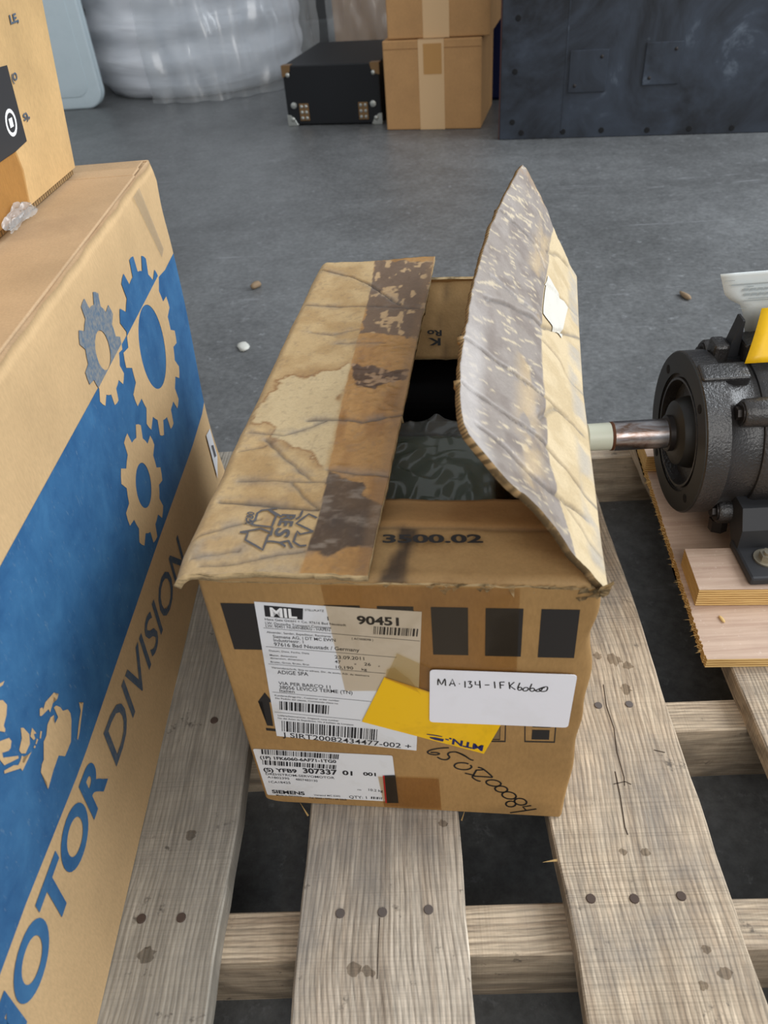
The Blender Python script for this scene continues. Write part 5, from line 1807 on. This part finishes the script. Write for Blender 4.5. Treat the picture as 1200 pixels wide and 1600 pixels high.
# roll of bubble wrap in a clear bag
rl = placed('bubble_wrap_roll', (-0.97, 4.40), 0, 'tall fat roll of bubble wrap wrapped in clear film', 'roll')
n, m = 96, 60
th = np.linspace(0, 2 * np.pi, n, endpoint=False)[:, None] + np.zeros((1, m))
z_ = np.zeros((n, 1)) + np.linspace(0, 1.25, m)[None, :]
cyc = np.minimum(th, 2 * np.pi - th)
rr = 0.505 + 0.022 * (fbm(cyc * 4 + 2, z_ * 13, 4) - 0.5) + 0.008 * np.sin(z_ * 46 + 3 * fbm(cyc * 3, z_ * 3))
rr = rr - 0.05 * sst(0.06, 0.0, z_)
Pq = np.stack([rr * np.cos(th), rr * np.sin(th), z_ + 0.002], 2)
V_ = list(Pq.reshape(-1, 3)) + [(0, 0, 0.002), (0, 0, 1.252)]
F_ = []
for i in range(n):
    i2 = (i + 1) % n
    for j in range(m - 1):
        F_.append((i * m + j, i2 * m + j, i2 * m + j + 1, i * m + j + 1))
    F_.append((i2 * m, i * m, n * m))
    F_.append((i * m + m - 1, i2 * m + m - 1, n * m + 1))
mobj('wrap', V_, F_, M['bubble'], rl, True)
# gathered film skirt on the right side of the roll
n, m = 70, 40
aa = np.linspace(0, 1, n)[:, None] + np.zeros((1, m))
bb = np.zeros((n, 1)) + np.linspace(0, 1, m)[None, :]
th = np.radians(-105 + 95 * aa)
rr = 0.515 + 0.05 * (1 - bb) ** 2 * np.sin(np.pi * aa) + 0.035 * np.abs(np.sin(aa * 22 + 2 * fbm(aa * 6, bb * 4))) * (1 - 0.6 * bb) + 0.03 * fbm(aa * 12, bb * 8) + 0.06 * aa ** 2
Ps = np.stack([rr * np.cos(th), rr * np.sin(th), 0.003 + 0.95 * bb], 2)
F_ = [(i * m + j, (i + 1) * m + j, (i + 1) * m + j + 1, i * m + j + 1) for i in range(n - 1) for j in range(m - 1)]
mobj('loose_film', Ps.reshape(-1, 3), F_, M['loose_film'], rl, True)

# wrapped brown carton behind the case
wc = placed('wrapped_carton', (-0.30, 4.42), -0.2, 'dim brown carton under clear film behind the black case', 'box')
box('body', (0, 0, 0.0005), (0.62, 0.5, 0.75), M['ctn_back'], wc, 0.006, 2)
n, m = 50, 40
aa = np.linspace(0, 1, n)[:, None] + np.zeros((1, m))
bb = np.zeros((n, 1)) + np.linspace(0, 1, m)[None, :]
Ps = np.stack([-0.02 + 0.66 * aa, -0.012 - 0.05 * (fbm(aa * 14, bb * 5, 3)), 0.004 + 0.76 * bb], 2)
F_ = [(i * m + j, (i + 1) * m + j, (i + 1) * m + j + 1, i * m + j + 1) for i in range(n - 1) for j in range(m - 1)]
mobj('loose_film', Ps.reshape(-1, 3), F_, M['loose_film'], wc, True)

# grey-blue moulded plastic table top standing on edge
tb = placed('folding_table', (-1.335, 3.86), -0.06, 'folded grey-blue plastic table standing on its edge by the wrap roll', 'table')


def round_rect(w, h, r, n=8):
    pts = []
    for (cx_, cz_, a0) in ((-r, r, -90), (-r, h - r, 0), (-w + r, h - r, 90), (-w + r, r, 180)):
        for i in range(n + 1):
            a = math.radians(a0 + 90 * i / n)
            pts.append((cx_ + r * math.cos(a), cz_ + r * math.sin(a)))
    return pts


def slab(name, w, h, r, y0, y1, inset, mat, parent, bev):
    pts = round_rect(w, h, r)
    bm = bmesh.new()
    a = [bm.verts.new((x - inset, y0, z + inset)) for x, z in pts]
    b = [bm.verts.new((x - inset, y1, z + inset)) for x, z in pts]
    bm.faces.new(a)
    bm.faces.new(b[::-1])
    k = len(pts)
    for i in range(k):
        j = (i + 1) % k
        bm.faces.new((a[i], a[j], b[j], b[i]))
    bmesh.ops.recalc_face_normals(bm, faces=bm.faces)
    ed = [e for e in bm.edges if abs(e.calc_face_angle(0)) > 1.0]
    bmesh.ops.bevel(bm, geom=ed, offset=bev, segments=3, affect='EDGES', profile=0.5)
    o = bobj(name, bm, mat, parent)
    shade_auto(o, 40)
    return o


slab('table_top', 1.2, 0.76, 0.075, 0.0, 0.028, 0.0, M['poly'], tb, 0.010)
slab('table_top', 1.2, 0.76, 0.075, 0.031, 0.060, 0.0, M['poly'], tb, 0.010)
slab('recessed_panel', 1.10, 0.66, 0.06, -0.003, 0.002, 0.05, M['poly'], tb, 0.002)

# dim blue bin in the gap between cartons and panel
bb_ = placed('blue_bin', (0.30, 3.45), -0.2, 'blue plastic bin in the dark gap beside the black panel', 'bin')
bm = bmesh.new()
add_box(bm, (0, 0, 0.0005), (0.24, 0.3, 0.42), 0.012, 2)
for v in bm.verts:
    s = 0.88 + 0.12 * v.co.z / 0.42
    v.co.x = 0.12 + (v.co.x - 0.12) * s
bobj('tub', bm, M['blue_thing'], bb_)
box('rim', (-0.008, -0.008, 0.40), (0.248, 0.308, 0.428), M['blue_thing'], bb_, 0.006, 2)

# ================================================================== small debris
def crumb(name, loc, size, mat, label, cat, seed, group=None):
    r = random.Random(seed)
    bm = bmesh.new()
    bmesh.ops.create_icosphere(bm, subdivisions=2, radius=1.0)
    for v in bm.verts:
        k = 1 + 0.35 * (r.random() - 0.5)
        v.co = Vector((v.co.x * size[0] * k, v.co.y * size[1] * k, max(v.co.z, -0.7) * size[2] * k))
    mz = min(v.co.z for v in bm.verts)
    for v in bm.verts:
        v.co.z -= mz
    o = bobj(name, bm, mat, None, True)
    o.location = loc
    o.rotation_euler = (0, 0, r.random() * 3)
    return tag(o, label, cat, group)


crumb('paper_scrap', (-0.344, 1.426, FLOOR_Z), (0.012, 0.022, 0.004), M['chip'], 'small white scrap on the floor behind the box', 'scrap', 1)
crumb('dirt_crumb', (-0.357, 1.724, FLOOR_Z), (0.018, 0.009, 0.008), M['chip_brown'], 'brown crumb on the floor left of the open box', 'debris', 2)
crumb('dirt_crumb', (0.577, 1.529, FLOOR_Z), (0.018, 0.006, 0.006), M['chip_brown'], 'tan crumb on the floor above the black motor', 'debris', 3)
crumb('wood_chip', (0.302, 0.535, 0.0127), (0.0050, 0.0018, 0.0014), M['splinter'], 'pale wood chip on the lower plywood sheet', 'chip', 4)
for (p, q, w_) in (((0.098, 0.300, -0.002), (0.084, 0.297, 0.001), 0.0012), ((-0.110, 0.345, -0.002), (-0.118, 0.356, 0.002), 0.0008), ((0.022, 0.335, 0.0002), (0.026, 0.345, 0.001), 0.0006)):
    bm = bmesh.new()
    p, q = Vector(p), Vector(q)
    d = (q - p).normalized()
    s = d.cross(Vector((0, 0, 1))).normalized() * w_
    bm.faces.new([bm.verts.new(v + PO) for v in (p - s, p + s, q)])
    bmesh.ops.solidify(bm, geom=bm.faces[:], thickness=0.0005)
    bobj('splinter', bm, M['splinter'], pal)
